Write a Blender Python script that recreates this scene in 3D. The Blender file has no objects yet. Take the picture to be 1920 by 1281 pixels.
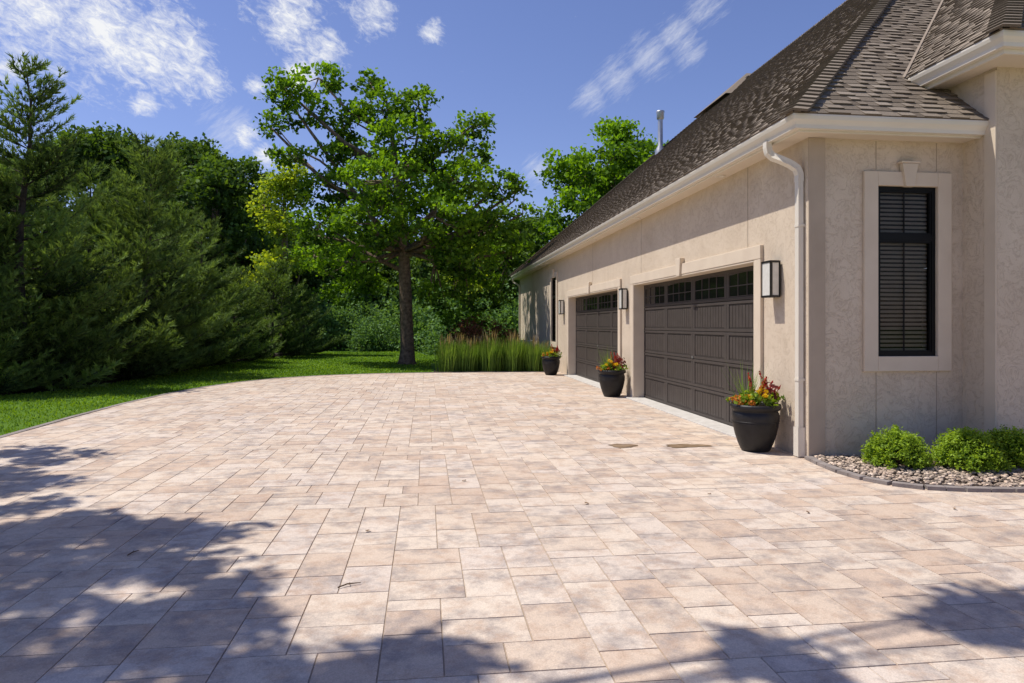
import bpy, math, random
import numpy as np
from mathutils import Vector, Matrix
random.seed(7); RNG=np.random.default_rng(11)
C=bpy.context.scene.collection
F=1300.0; H=1.55; TH=math.atan(162/F); CT,ST=math.cos(TH),math.sin(TH)
def at(px,d,z=0.0):
    r=(px-960)/F*d
    return (r*CT+d*ST, -r*ST+d*CT, z)
def g(px,py): return at(px,F*H/(py-610))
# ------------------------------------------------------------------ tagging
def tag(o,label=None,cat=None,group=None,kind=None):
    if label: o['label']=label
    if cat: o['category']=cat
    if group: o['group']=group
    if kind: o['kind']=kind
    return o
def empty(name,loc,label,cat,group=None):
    o=bpy.data.objects.new(name,None); C.objects.link(o); o.location=loc
    o.empty_display_size=.2
    return tag(o,label,cat,group)
def wl(o):
    v=Vector((0,0,0))
    while o is not None: v=v+Vector(o.location); o=o.parent
    return v
def dup(o,loc,rz=0,sc=1,label=None,group=None):
    def rec(s,par):
        c=s.copy(); C.objects.link(c); c.parent=par
        for ch in list(s.children): rec(ch,c)
        return c
    r=rec(o,None); r.location=loc; r.rotation_euler=(0,0,rz)
    r.scale=(sc,sc,sc) if not isinstance(sc,tuple) else sc
    if label: r['label']=label
    if group: r['group']=group
    return r
# ------------------------------------------------------------------ mesh builder
class MB:
    def __init__(s): s.v=[]; s.f=[]; s.a=[]; s.sm=False
    def face(s,pts,sh=.5):
        n=len(s.v); s.v+= [tuple(p) for p in pts]; s.f.append(tuple(range(n,n+len(pts)))); s.a.append(sh); return s
    def box(s,x0,x1,y0,y1,z0,z1,sh=.5):
        n=len(s.v)
        s.v+=[(x0,y0,z0),(x1,y0,z0),(x1,y1,z0),(x0,y1,z0),(x0,y0,z1),(x1,y0,z1),(x1,y1,z1),(x0,y1,z1)]
        for q in ((0,3,2,1),(4,5,6,7),(0,1,5,4),(1,2,6,5),(2,3,7,6),(3,0,4,7)):
            s.f.append(tuple(n+i for i in q)); s.a.append(sh)
        return s
    def prism(s,pts,vec,sh=.5):
        m=len(pts); n=len(s.v); vec=Vector(vec)
        s.v+=[tuple(p) for p in pts]+[tuple(Vector(p)+vec) for p in pts]
        s.f.append(tuple(range(n+m-1,n-1,-1))); s.a.append(sh)
        s.f.append(tuple(range(n+m,n+2*m))); s.a.append(sh)
        for i in range(m):
            j=(i+1)%m; s.f.append((n+i,n+j,n+m+j,n+m+i)); s.a.append(sh)
        return s
    def tube(s,path,rad,seg=8,caps=True,sh=.5):
        path=[Vector(p) for p in path]; n=len(path); base=len(s.v)
        if not hasattr(rad,'__len__'): rad=[rad]*n
        up=None
        for i,p in enumerate(path):
            t=(path[min(i+1,n-1)]-path[max(i-1,0)]).normalized()
            if up is None: up=Vector((1,0,0)) if abs(t.x)<.9 else Vector((0,1,0))
            a=(up-t*up.dot(t)).normalized(); b=t.cross(a); up=a
            for k in range(seg):
                an=2*math.pi*k/seg
                s.v.append(tuple(p+(a*math.cos(an)+b*math.sin(an))*rad[i]))
        for i in range(n-1):
            for k in range(seg):
                k2=(k+1)%seg
                s.f.append((base+i*seg+k,base+i*seg+k2,base+(i+1)*seg+k2,base+(i+1)*seg+k)); s.a.append(sh)
        if caps:
            s.f.append(tuple(base+k for k in range(seg-1,-1,-1))); s.a.append(sh)
            s.f.append(tuple(base+(n-1)*seg+k for k in range(seg))); s.a.append(sh)
        return s
    def lathe(s,prof,c=(0,0,0),seg=32,sh=.5):
        base=len(s.v)
        for r,z in prof:
            for k in range(seg):
                an=2*math.pi*k/seg; s.v.append((c[0]+r*math.cos(an),c[1]+r*math.sin(an),c[2]+z))
        for i in range(len(prof)-1):
            for k in range(seg):
                k2=(k+1)%seg
                s.f.append((base+i*seg+k,base+i*seg+k2,base+(i+1)*seg+k2,base+(i+1)*seg+k)); s.a.append(sh)
        return s
    def build(s,name,mat,parent=None,smooth=False,bevel=0):
        off=wl(parent) if parent else Vector((0,0,0))
        me=bpy.data.meshes.new(name)
        me.from_pydata([(x-off.x,y-off.y,z-off.z) for x,y,z in s.v],[],s.f); me.update()
        at_=me.attributes.new('shade','FLOAT','FACE'); at_.data.foreach_set('value',s.a)
        if smooth: me.polygons.foreach_set('use_smooth',[True]*len(s.f))
        me.materials.append(mat)
        o=bpy.data.objects.new(name,me); C.objects.link(o)
        if parent: o.parent=parent
        if bevel:
            b=o.modifiers.new('b','BEVEL'); b.width=bevel; b.segments=2; b.limit_method='ANGLE'
        return o
def np_mesh(name,verts,k,mat,shade,parent=None):
    """verts (N*k,3) all faces k-gons in order, relative to the parent"""
    me=bpy.data.meshes.new(name); nv=len(verts); nf=nv//k
    me.vertices.add(nv); me.vertices.foreach_set('co',np.asarray(verts,dtype=np.float32).ravel())
    me.loops.add(nv); me.loops.foreach_set('vertex_index',np.arange(nv,dtype=np.int32))
    me.polygons.add(nf); me.polygons.foreach_set('loop_start',np.arange(0,nv,k,dtype=np.int32))
    try: me.polygons.foreach_set('loop_total',np.full(nf,k,dtype=np.int32))
    except Exception: pass
    me.update(calc_edges=True)
    a=me.attributes.new('shade','FLOAT','FACE'); a.data.foreach_set('value',np.asarray(shade,dtype=np.float32))
    me.materials.append(mat)
    o=bpy.data.objects.new(name,me); C.objects.link(o)
    if parent: o.parent=parent
    return o
# ------------------------------------------------------------------ materials
def new_mat(name):
    m=bpy.data.materials.new(name); m.use_nodes=True; nt=m.node_tree; nt.nodes.clear()
    return m,nt,nt.nodes,nt.links
def ramp(N,stops,interp='LINEAR'):
    r=N.new('ShaderNodeValToRGB'); r.color_ramp.interpolation=interp
    e=r.color_ramp.elements
    while len(e)<len(stops): e.new(.5)
    for el,(p,c) in zip(e,stops): el.position=p; el.color=(c[0],c[1],c[2],1)
    return r
def surf(name,c1,c2,scale=4,rough=.8,bump=.2,bscale=60,metal=0,spec=.3,detail=6,dist=.01,usesh=0):
    m,nt,N,L=new_mat(name)
    out=N.new('ShaderNodeOutputMaterial'); p=N.new('ShaderNodeBsdfPrincipled'); L.new(p.outputs[0],out.inputs[0])
    tc=N.new('ShaderNodeTexCoord'); n=N.new('ShaderNodeTexNoise'); n.inputs['Scale'].default_value=scale; n.inputs['Detail'].default_value=detail
    L.new(tc.outputs['Object'],n.inputs['Vector'])
    r=ramp(N,[(.3,c1),(.7,c2)]); L.new(n.outputs['Fac'],r.inputs[0])
    col=r.outputs[0]
    if usesh:
        a=N.new('ShaderNodeAttribute'); a.attribute_name='shade'
        mr=N.new('ShaderNodeMapRange'); mr.inputs['To Min'].default_value=1-usesh; mr.inputs['To Max'].default_value=1+usesh
        L.new(a.outputs['Fac'],mr.inputs['Value'])
        vm=N.new('ShaderNodeVectorMath'); vm.operation='SCALE'; L.new(col,vm.inputs[0]); L.new(mr.outputs[0],vm.inputs['Scale']); col=vm.outputs[0]
    L.new(col,p.inputs['Base Color'])
    p.inputs['Roughness'].default_value=rough; p.inputs['Metallic'].default_value=metal; p.inputs['Specular IOR Level'].default_value=spec
    if bump:
        b=N.new('ShaderNodeBump'); b.inputs['Strength'].default_value=bump; b.inputs['Distance'].default_value=dist
        n2=N.new('ShaderNodeTexNoise'); n2.inputs['Scale'].default_value=bscale; n2.inputs['Detail'].default_value=4
        L.new(tc.outputs['Object'],n2.inputs['Vector']); L.new(n2.outputs['Fac'],b.inputs['Height']); L.new(b.outputs[0],p.inputs['Normal'])
    return m
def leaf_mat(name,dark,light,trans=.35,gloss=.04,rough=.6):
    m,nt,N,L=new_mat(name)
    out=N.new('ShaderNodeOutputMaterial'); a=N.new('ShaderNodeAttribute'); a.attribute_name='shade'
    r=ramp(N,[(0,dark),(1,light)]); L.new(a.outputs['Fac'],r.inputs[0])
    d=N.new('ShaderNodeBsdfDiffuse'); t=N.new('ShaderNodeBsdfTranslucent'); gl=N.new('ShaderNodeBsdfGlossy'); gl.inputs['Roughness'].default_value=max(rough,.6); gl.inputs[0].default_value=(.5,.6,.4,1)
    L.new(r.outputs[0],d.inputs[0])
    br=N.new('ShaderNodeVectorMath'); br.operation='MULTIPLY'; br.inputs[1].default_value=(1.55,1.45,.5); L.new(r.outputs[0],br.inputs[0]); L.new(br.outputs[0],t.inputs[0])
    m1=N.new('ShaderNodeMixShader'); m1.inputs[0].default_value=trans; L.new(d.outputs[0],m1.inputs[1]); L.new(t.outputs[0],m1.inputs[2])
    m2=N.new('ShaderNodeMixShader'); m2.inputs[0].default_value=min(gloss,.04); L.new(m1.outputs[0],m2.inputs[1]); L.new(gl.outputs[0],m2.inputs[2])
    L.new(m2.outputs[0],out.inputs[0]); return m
def stucco(name,c1,c2):
    m,nt,N,L=new_mat(name)
    out=N.new('ShaderNodeOutputMaterial'); p=N.new('ShaderNodeBsdfPrincipled'); L.new(p.outputs[0],out.inputs[0])
    tc=N.new('ShaderNodeTexCoord')
    n=N.new('ShaderNodeTexNoise'); n.inputs['Scale'].default_value=1.3; n.inputs['Detail'].default_value=9; n.inputs['Roughness'].default_value=.65; n.inputs['Distortion'].default_value=.8
    L.new(tc.outputs['Object'],n.inputs['Vector'])
    r=ramp(N,[(.28,c1),(.72,c2)]); L.new(n.outputs['Fac'],r.inputs[0])
    n3=N.new('ShaderNodeTexNoise'); n3.inputs['Scale'].default_value=5; n3.inputs['Detail'].default_value=7; n3.inputs['Roughness'].default_value=.7; n3.inputs['Distortion'].default_value=1.6
    L.new(tc.outputs['Object'],n3.inputs['Vector'])
    r3=ramp(N,[(.485,(0,0,0)),(.5,(1,1,1)),(.515,(0,0,0))]); L.new(n3.outputs['Fac'],r3.inputs[0])
    mx=N.new('ShaderNodeMix'); mx.data_type='RGBA'; mx.blend_type='MULTIPLY'
    sc=N.new('ShaderNodeMath'); sc.operation='MULTIPLY'; sc.inputs[1].default_value=.36; L.new(r3.outputs[0],sc.inputs[0]); L.new(sc.outputs[0],mx.inputs[0])
    L.new(r.outputs[0],mx.inputs[6]); mx.inputs[7].default_value=(.66,.56,.45,1)
    L.new(mx.outputs[2],p.inputs['Base Color']); p.inputs['Roughness'].default_value=.9; p.inputs['Specular IOR Level'].default_value=.15
    n2=N.new('ShaderNodeTexNoise'); n2.inputs['Scale'].default_value=70; n2.inputs['Detail'].default_value=4; L.new(tc.outputs['Object'],n2.inputs['Vector'])
    ad=N.new('ShaderNodeMath'); ad.operation='MULTIPLY_ADD'; ad.inputs[1].default_value=-1.0; L.new(r3.outputs[0],ad.inputs[0]); L.new(n2.outputs['Fac'],ad.inputs[2])
    b=N.new('ShaderNodeBump'); b.inputs['Strength'].default_value=.45; b.inputs['Distance'].default_value=.008; L.new(ad.outputs[0],b.inputs['Height']); L.new(b.outputs[0],p.inputs['Normal'])
    return m
M={}
M['stucco']=stucco('stucco',(.57,.465,.35),(.69,.58,.45))
M['trim']=surf('trim_stucco',(.62,.515,.395),(.68,.575,.445),3,.9,.3,160,dist=.004)
M['band']=surf('corner_stucco',(.42,.335,.25),(.48,.385,.29),3,.9,.3,160,dist=.004)
M['joint']=surf('joint',(.36,.29,.215),(.40,.32,.245),3,.9,0)
M['white']=surf('cream_metal',(.70,.64,.54),(.74,.68,.58),2,.35,0,spec=.5)
M['soffit']=surf('soffit',(.66,.575,.465),(.70,.615,.495),2,.6,0)
M['drip']=surf('drip_edge',(.05,.035,.03),(.06,.045,.035),2,.5,0)
M['door']=surf('door_paint',(.060,.049,.043),(.072,.060,.053),6,.5,.1,200,dist=.002)
M['groove']=surf('door_groove',(.012,.010,.009),(.016,.013,.012),6,.8,0)
M['black']=surf('black_metal',(.012,.011,.011),(.02,.018,.018),6,.35,0,spec=.5)
M['winframe']=surf('window_frame_black',(.004,.004,.004),(.006,.006,.006),6,.5,0,spec=.2)
M['concrete']=surf('concrete',(.45,.42,.38),(.58,.55,.5),8,.9,.3,90)
M['pot']=surf('glazed_pot',(.007,.006,.006),(.016,.014,.014),10,.5,.25,30,spec=.4)
M['soil']=surf('soil',(.03,.02,.014),(.06,.04,.03),30,.95,.6,50)
M['bark']=surf('bark',(.09,.062,.042),(.27,.195,.135),9,.95,.9,22,dist=.04)
M['bark2']=surf('pine_bark',(.05,.038,.03),(.10,.08,.06),9,.95,.9,30,dist=.03)
M['mulch']=surf('mulch',(.015,.010,.007),(.045,.028,.02),25,.95,.9,60,dist=.04)
M['metal']=surf('galvanised',(.42,.42,.42),(.52,.52,.51),6,.4,0,metal=.8)
M['grey']=surf('grey_paint',(.30,.30,.28),(.36,.36,.34),6,.5,0)
M['blind']=surf('blind',(.52,.49,.43),(.58,.54,.48),6,.6,0)
M['lampglass']=surf('frosted_glass',(.66,.64,.58),(.74,.72,.66),20,.25,0,spec=.5)
M['edging']=surf('edging_paver',(.20,.17,.155),(.30,.26,.235),6,.9,.4,60)
M['twig']=surf('twig',(.09,.055,.03),(.15,.09,.05),10,.9,0)
M['dryleaf']=surf('dry_leaf',(.14,.08,.04),(.2,.12,.06),10,.9,0)
M['pebble']=surf('pebble',(.34,.25,.18),(.46,.37,.29),6,.75,.2,60,usesh=.7)
M['stain']=surf('wet_stain',(.15,.095,.05),(.30,.21,.13),9,.5,.1,60,spec=.2)
M['interior']=surf('dark_room',(.03,.028,.025),(.04,.037,.03),6,.9,0)
def glass():
    m,nt,N,L=new_mat('window_glass'); out=N.new('ShaderNodeOutputMaterial')
    t=N.new('ShaderNodeBsdfTransparent'); t.inputs[0].default_value=(.75,.73,.70,1); gl=N.new('ShaderNodeBsdfGlossy'); gl.inputs['Roughness'].default_value=.03; gl.inputs[0].default_value=(.7,.62,.5,1)
    fr=N.new('ShaderNodeFresnel'); fr.inputs[0].default_value=1.25
    mx=N.new('ShaderNodeMixShader'); L.new(fr.outputs[0],mx.inputs[0]); L.new(t.outputs[0],mx.inputs[1]); L.new(gl.outputs[0],mx.inputs[2]); L.new(mx.outputs[0],out.inputs[0]); return m
M['glass']=glass()
M['doorglass']=surf('door_glass',(.010,.011,.011),(.014,.014,.015),3,.06,0,spec=.3)
def shingle_mat():
    m,nt,N,L=new_mat('shingle'); out=N.new('ShaderNodeOutputMaterial'); p=N.new('ShaderNodeBsdfPrincipled'); L.new(p.outputs[0],out.inputs[0])
    a=N.new('ShaderNodeAttribute'); a.attribute_name='shade'
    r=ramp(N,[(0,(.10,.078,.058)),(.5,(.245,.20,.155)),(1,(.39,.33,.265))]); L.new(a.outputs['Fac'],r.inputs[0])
    tc=N.new('ShaderNodeTexCoord'); n=N.new('ShaderNodeTexNoise'); n.inputs['Scale'].default_value=90; n.inputs['Detail'].default_value=3; L.new(tc.outputs['Object'],n.inputs['Vector'])
    r2=ramp(N,[(.3,(.65,.65,.65)),(.7,(1.3,1.3,1.3))]); L.new(n.outputs['Fac'],r2.inputs[0])
    mx=N.new('ShaderNodeMix'); mx.data_type='RGBA'; mx.blend_type='MULTIPLY'; mx.inputs[0].default_value=.8; L.new(r.outputs[0],mx.inputs[6]); L.new(r2.outputs[0],mx.inputs[7])
    L.new(mx.outputs[2],p.inputs['Base Color']); p.inputs['Roughness'].default_value=.95; p.inputs['Specular IOR Level'].default_value=.1
    b=N.new('ShaderNodeBump'); b.inputs['Strength'].default_value=.4; b.inputs['Distance'].default_value=.006; L.new(n.outputs['Fac'],b.inputs['Height']); L.new(b.outputs[0],p.inputs['Normal'])
    return m
M['shingle']=shingle_mat()
def paver_mat():
    m,nt,N,L=new_mat('paver'); out=N.new('ShaderNodeOutputMaterial'); p=N.new('ShaderNodeBsdfPrincipled'); L.new(p.outputs[0],out.inputs[0])
    a=N.new('ShaderNodeAttribute'); a.attribute_name='shade'
    tc=N.new('ShaderNodeTexCoord')
    mu=N.new('ShaderNodeMath'); mu.operation='MULTIPLY'; mu.inputs[1].default_value=37.0; L.new(a.outputs['Fac'],mu.inputs[0])
    cb=N.new('ShaderNodeCombineXYZ'); L.new(mu.outputs[0],cb.inputs[2])
    ad=N.new('ShaderNodeVectorMath'); ad.operation='ADD'; L.new(tc.outputs['Object'],ad.inputs[0]); L.new(cb.outputs[0],ad.inputs[1])
    fr=N.new('ShaderNodeMath'); fr.operation='FRACT'; m7=N.new('ShaderNodeMath'); m7.operation='MULTIPLY'; m7.inputs[1].default_value=7.31; L.new(a.outputs['Fac'],m7.inputs[0]); L.new(m7.outputs[0],fr.inputs[0])
    r=ramp(N,[(0,(.53,.405,.31)),(.3,(.575,.465,.365)),(.65,(.62,.52,.42)),(1,(.585,.495,.42))]); L.new(fr.outputs[0],r.inputs[0])
    n=N.new('ShaderNodeTexNoise'); n.inputs['Scale'].default_value=3.6; n.inputs['Detail'].default_value=9; n.inputs['Roughness'].default_value=.7; L.new(ad.outputs[0],n.inputs['Vector'])
    r2=ramp(N,[(.47,(0,0,0)),(.68,(.92,.92,.92))]); L.new(n.outputs['Fac'],r2.inputs[0])
    mx=N.new('ShaderNodeMix'); mx.data_type='RGBA'; L.new(r2.outputs[0],mx.inputs[0]); L.new(r.outputs[0],mx.inputs[6]); mx.inputs[7].default_value=(.265,.222,.205,1)
    n8=N.new('ShaderNodeTexNoise'); n8.inputs['Scale'].default_value=6.5; n8.inputs['Detail'].default_value=8; n8.inputs['Roughness'].default_value=.7; 
    av=N.new('ShaderNodeVectorMath'); av.operation='ADD'; av.inputs[1].default_value=(13,5,71); L.new(ad.outputs[0],av.inputs[0]); L.new(av.outputs[0],n8.inputs['Vector'])
    r8=ramp(N,[(.48,(0,0,0)),(.72,(.8,.8,.8))]); L.new(n8.outputs['Fac'],r8.inputs[0])
    m8=N.new('ShaderNodeMix'); m8.data_type='RGBA'; L.new(r8.outputs[0],m8.inputs[0]); L.new(mx.outputs[2],m8.inputs[6]); m8.inputs[7].default_value=(.42,.285,.20,1)
    n2=N.new('ShaderNodeTexNoise'); n2.inputs['Scale'].default_value=150; n2.inputs['Detail'].default_value=3; L.new(tc.outputs['Object'],n2.inputs['Vector'])
    r4=ramp(N,[(.3,(.84,.84,.84)),(.7,(1.13,1.13,1.13))]); L.new(n2.outputs['Fac'],r4.inputs[0])
    mm=N.new('ShaderNodeMix'); mm.data_type='RGBA'; mm.blend_type='MULTIPLY'; mm.inputs[0].default_value=1; L.new(m8.outputs[2],mm.inputs[6]); L.new(r4.outputs[0],mm.inputs[7])
    n5=N.new('ShaderNodeTexNoise'); n5.inputs['Scale'].default_value=.35; n5.inputs['Detail'].default_value=3; L.new(tc.outputs['Object'],n5.inputs['Vector'])
    r5=ramp(N,[(.3,(.94,.93,.92)),(.7,(1.07,1.07,1.06))]); L.new(n5.outputs['Fac'],r5.inputs[0])
    m3=N.new('ShaderNodeMix'); m3.data_type='RGBA'; m3.blend_type='MULTIPLY'; m3.inputs[0].default_value=1; L.new(mm.outputs[2],m3.inputs[6]); L.new(r5.outputs[0],m3.inputs[7])
    L.new(m3.outputs[2],p.inputs['Base Color']); p.inputs['Roughness'].default_value=.85; p.inputs['Specular IOR Level'].default_value=.25
    n6=N.new('ShaderNodeTexNoise'); n6.inputs['Scale'].default_value=28; n6.inputs['Detail'].default_value=5; L.new(ad.outputs[0],n6.inputs['Vector'])
    b=N.new('ShaderNodeBump'); b.inputs['Strength'].default_value=.35; b.inputs['Distance'].default_value=.01; L.new(n6.outputs['Fac'],b.inputs['Height']); L.new(b.outputs[0],p.inputs['Normal'])
    return m
M['paver']=paver_mat()
M['sand']=surf('joint_sand',(.32,.25,.185),(.42,.34,.26),20,.95,.5,90)
M['grass']=surf('lawn',(.055,.12,.010),(.12,.22,.025),1.2,.9,.8,45,dist=.05,detail=9,spec=.1)
M['blade']=leaf_mat('grass_blade',(.09,.19,.012),(.22,.36,.03),.4)
M['oakleaf']=leaf_mat('oak_leaf',(.022,.062,.006),(.22,.40,.018),.46)
M['yellowleaf']=leaf_mat('yellow_leaf',(.16,.26,.02),(.46,.54,.04),.45)
M['woodleaf']=leaf_mat('wood_leaf',(.022,.052,.013),(.12,.21,.03),.38)
M['farleaf']=leaf_mat('far_leaf',(.016,.036,.013),(.06,.105,.03),.3)
M['bushleaf']=leaf_mat('bush_leaf',(.045,.10,.04),(.17,.31,.10),.38)
M['boxleaf']=leaf_mat('box_leaf',(.05,.12,.010),(.33,.47,.04),.42)
M['needle']=leaf_mat('pine_needle',(.015,.034,.012),(.22,.33,.085),.28)
M['reed']=leaf_mat('reed_blade',(.05,.12,.02),(.23,.36,.06),.38)
M['plume']=leaf_mat('reed_plume',(.22,.16,.09),(.42,.33,.21),.35)
M['red']=leaf_mat('red_flower',(.25,.008,.02),(.6,.03,.05),.3)
M['darkred']=leaf_mat('dark_red_leaf',(.08,.012,.02),(.24,.035,.04),.3)
M['barberry']=leaf_mat('barberry_leaf',(.07,.025,.018),(.20,.075,.045),.3)
M['yellow']=leaf_mat('yellow_flower',(.6,.38,.01),(.85,.6,.02),.3)
M['orange']=leaf_mat('orange_leaf',(.4,.09,.01),(.65,.25,.05),.3)
# ------------------------------------------------------------------ foliage generators
def norm(a): return a/np.maximum(np.linalg.norm(a,axis=1,keepdims=True),1e-9)
def leaves_from(cen,L,W,rng,up=.5):
    n=len(cen); nr=norm(rng.normal(size=(n,3))+np.array([0,0,up]))
    t=norm(np.cross(nr,rng.normal(size=(n,3)))); b=np.cross(nr,t)
    s=rng.uniform(.65,1.3,size=(n,1))
    a=t*L*s/2; c=b*W*s/2
    v=np.stack([cen-a,cen+c-a*.1,cen+a,cen-c-a*.1],axis=1).reshape(-1,3)
    return v
def crown_pts(lobes,dens,per,cr,rng,shell=.55,gap=.25):
    P=[];S=[];K=[]
    for (c,r) in lobes:
        c=np.array(c); r=np.array(r)
        area=(r[0]*r[1]*r[2])**(2/3)
        n=max(6,int(dens*area))
        d=norm(rng.normal(size=(n,3)))
        rad=shell+(1.05-shell)*rng.random((n,1))**.6
        q=c+d*r*rad
        f=np.sin(q[:,0]*2.3+q[:,1]*1.1)+np.sin(q[:,1]*2.7+1.3)+np.sin(q[:,2]*3.1+q[:,0])
        keep=(rng.random(n)>gap)|(f>0)
        q=q[keep]; m=len(q)
        K.append(q)
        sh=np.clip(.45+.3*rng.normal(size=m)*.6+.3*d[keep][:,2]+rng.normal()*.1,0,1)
        off=rng.normal(size=(m,per,3))*cr*np.array([1,1,.6])
        P.append((q[:,None,:]+off).reshape(-1,3)); S.append(np.clip(np.repeat(sh,per)+rng.normal(size=m*per)*.16,0,1))
    return np.concatenate(P),np.concatenate(S),np.concatenate(K)
def broad_tree(name,loc,label,cat,lobes,trunk,limbs=(),dens=9,per=22,cr=.3,leaf=(.26,.17),mat='oakleaf',seed=1,group=None,gap=.3,twigs=60,shell=.5,thin=1.0,minz=0):
    rng=np.random.default_rng(seed)
    root=empty(name,loc,label,cat,group)
    P,S,K=crown_pts(lobes,dens,per,cr,rng,gap=gap,shell=shell)
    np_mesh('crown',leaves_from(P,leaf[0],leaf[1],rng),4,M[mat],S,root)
    mb=MB(); o=Vector(loc)
    tp=[Vector(p) for p in trunk[0]]
    mb.tube([p+o for p in tp],trunk[1],12)
    for path,rad in limbs: mb.tube([Vector(p)+o for p in path],rad,7)
    ax=tp
    def nearest(z):
        best=min(ax,key=lambda p:abs(p.z-z)); return best
    hub=[]
    for (c,r) in lobes:
        c=Vector(c)
        if c.z<minz: continue
        s=nearest(c.z-(Vector((c.x,c.y,0)).length)*.55)
        if s.z<minz: s=nearest(minz+.3)
        if (c-s).length<.8: continue
        mid=(s+c)/2+Vector((random.uniform(-.3,.3),random.uniform(-.3,.3),-.1*(c-s).length))
        ln=(c-s).length; w=(.03+.018*ln)*thin
        mb.tube([s+o,mid+o,c+o],[w,w*.7,w*.3],6); hub.append(c); hub.append(mid)
    if hub:
        idx=rng.choice(len(K),min(twigs,len(K)),replace=False)
        for i in idx:
            k=Vector(K[i]); h=min(hub,key=lambda p:(p-k).length)
            if (h-k).length>2.2: continue
            m=(h+k)/2+Vector((0,0,-.1)); mb.tube([h+o,m+o,k+o],[.035*thin,.022*thin,.008],4,False)
    mb.build('trunk',M['bark'],root,True)
    return root
def pine(name,loc,label,Hh,R,seed,group=None,dens=1.0,needle=.17,cat='pine tree',nb=9,pw=.82):
    rng=np.random.default_rng(seed); rnd=random.Random(seed)
    root=empty(name,loc,label,cat,group); o=Vector(loc)
    mb=MB(); lean=[Vector((.02*Hh*math.sin(z*.9+seed)*z/Hh,.02*Hh*math.cos(z*.7+seed)*z/Hh,z)) for z in np.linspace(0,Hh,9)]
    mb.tube([p+o for p in lean],[max(.012,.020*Hh*(1-i/8.3)) for i in range(9)],8)
    T=[];D=[];S=[]
    z=.12
    while z<Hh*.985:
        t=z/Hh; step=.40*(1-.3*t)
        if t<.12: step=.19
        for k in range(rnd.randint(4,7)+(3 if t<.15 else 0)):
            az=rnd.uniform(0,2*math.pi)
            ln=R*(max(0,1-t)**pw)*rnd.choice((.5,.8,.95,1.1,1.32))*rnd.uniform(.85,1.12)+.14
            rise=.15+.8*t+rnd.uniform(-.14,.22)
            i=t*8; j=min(7,int(i)); base=lean[j].lerp(lean[j+1],i-j)
            d=Vector((math.cos(az),math.sin(az),0))
            pts=[]
            n=max(3,int(ln/.13))
            for q in range(n+1):
                s=q/n; pts.append(base+d*ln*s+Vector((0,0,max(-base.z+.04,ln*(rise*s*.7+.42*s*s-.28*s)+rnd.uniform(-.01,.01)))))
            if ln>.5: mb.tube([pts[0]+o,pts[n//2]+o,pts[n]+o],[.008+.008*ln,.006+.004*ln,.004],4,False)
            bs=rnd.uniform(-.15,.7)
            for q in range(1,n+1):
                s=q/n
                if s<.2: continue
                dirn=(pts[q]-pts[q-1]).normalized()
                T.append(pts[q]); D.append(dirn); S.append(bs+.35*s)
                tl=.5*ln*(1-s)*.8+.16
                if q%2==0:
                    for sd in (-1,1):
                        side=Vector((-d.y,d.x,0))*sd
                        td=(dirn*.75+side*rnd.uniform(.5,1)+Vector((0,0,rnd.uniform(0,.5)))).normalized()
                        m=max(1,int(tl/.11*dens))
                        for w in range(1,m+1):
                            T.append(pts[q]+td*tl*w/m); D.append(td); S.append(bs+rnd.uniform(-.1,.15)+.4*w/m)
        z+=step
    for w in range(5): T.append(lean[-1]-Vector((0,0,.1*w))); D.append(Vector((0,0,1))); S.append(.7)
    T=np.array([tuple(p) for p in T]); D=np.array([tuple(p) for p in D]); S=np.array(S)
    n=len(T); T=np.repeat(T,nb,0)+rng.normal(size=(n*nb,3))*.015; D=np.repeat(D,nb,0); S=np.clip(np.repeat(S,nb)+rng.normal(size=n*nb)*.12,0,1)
    dd=norm(D*1.0+rng.normal(size=D.shape)*.42+np.array([0,0,.2])); L=needle*rng.uniform(.7,1.25,size=(n*nb,1))
    w=norm(np.cross(dd,rng.normal(size=D.shape)))*.016
    v=np.stack([T-w,T+w,T+dd*L],axis=1).reshape(-1,3)
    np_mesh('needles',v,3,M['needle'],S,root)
    mb.build('trunk',M['bark2'],root,True)
    return root,len(v)//3
# ------------------------------------------------------------------ clip
def clip(poly,conv):
    out=poly
    m=len(conv)
    for i in range(m):
        a=conv[i]; b=conv[(i+1)%m]; inp=out; out=[]
        if not inp: return []
        def side(p): return (b[0]-a[0])*(p[1]-a[1])-(b[1]-a[1])*(p[0]-a[0])
        for j in range(len(inp)):
            p=inp[j]; q=inp[(j+1)%len(inp)]; sp,sq=side(p),side(q)
            if sp>=0: out.append(p)
            if (sp>=0)!=(sq>=0):
                t=sp/(sp-sq); out.append((p[0]+(q[0]-p[0])*t,p[1]+(q[1]-p[1])*t))
    return out
def ccw(p):
    a=sum(p[i][0]*p[(i+1)%len(p)][1]-p[(i+1)%len(p)][0]*p[i][1] for i in range(len(p)))
    return p if a>0 else p[::-1]
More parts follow.
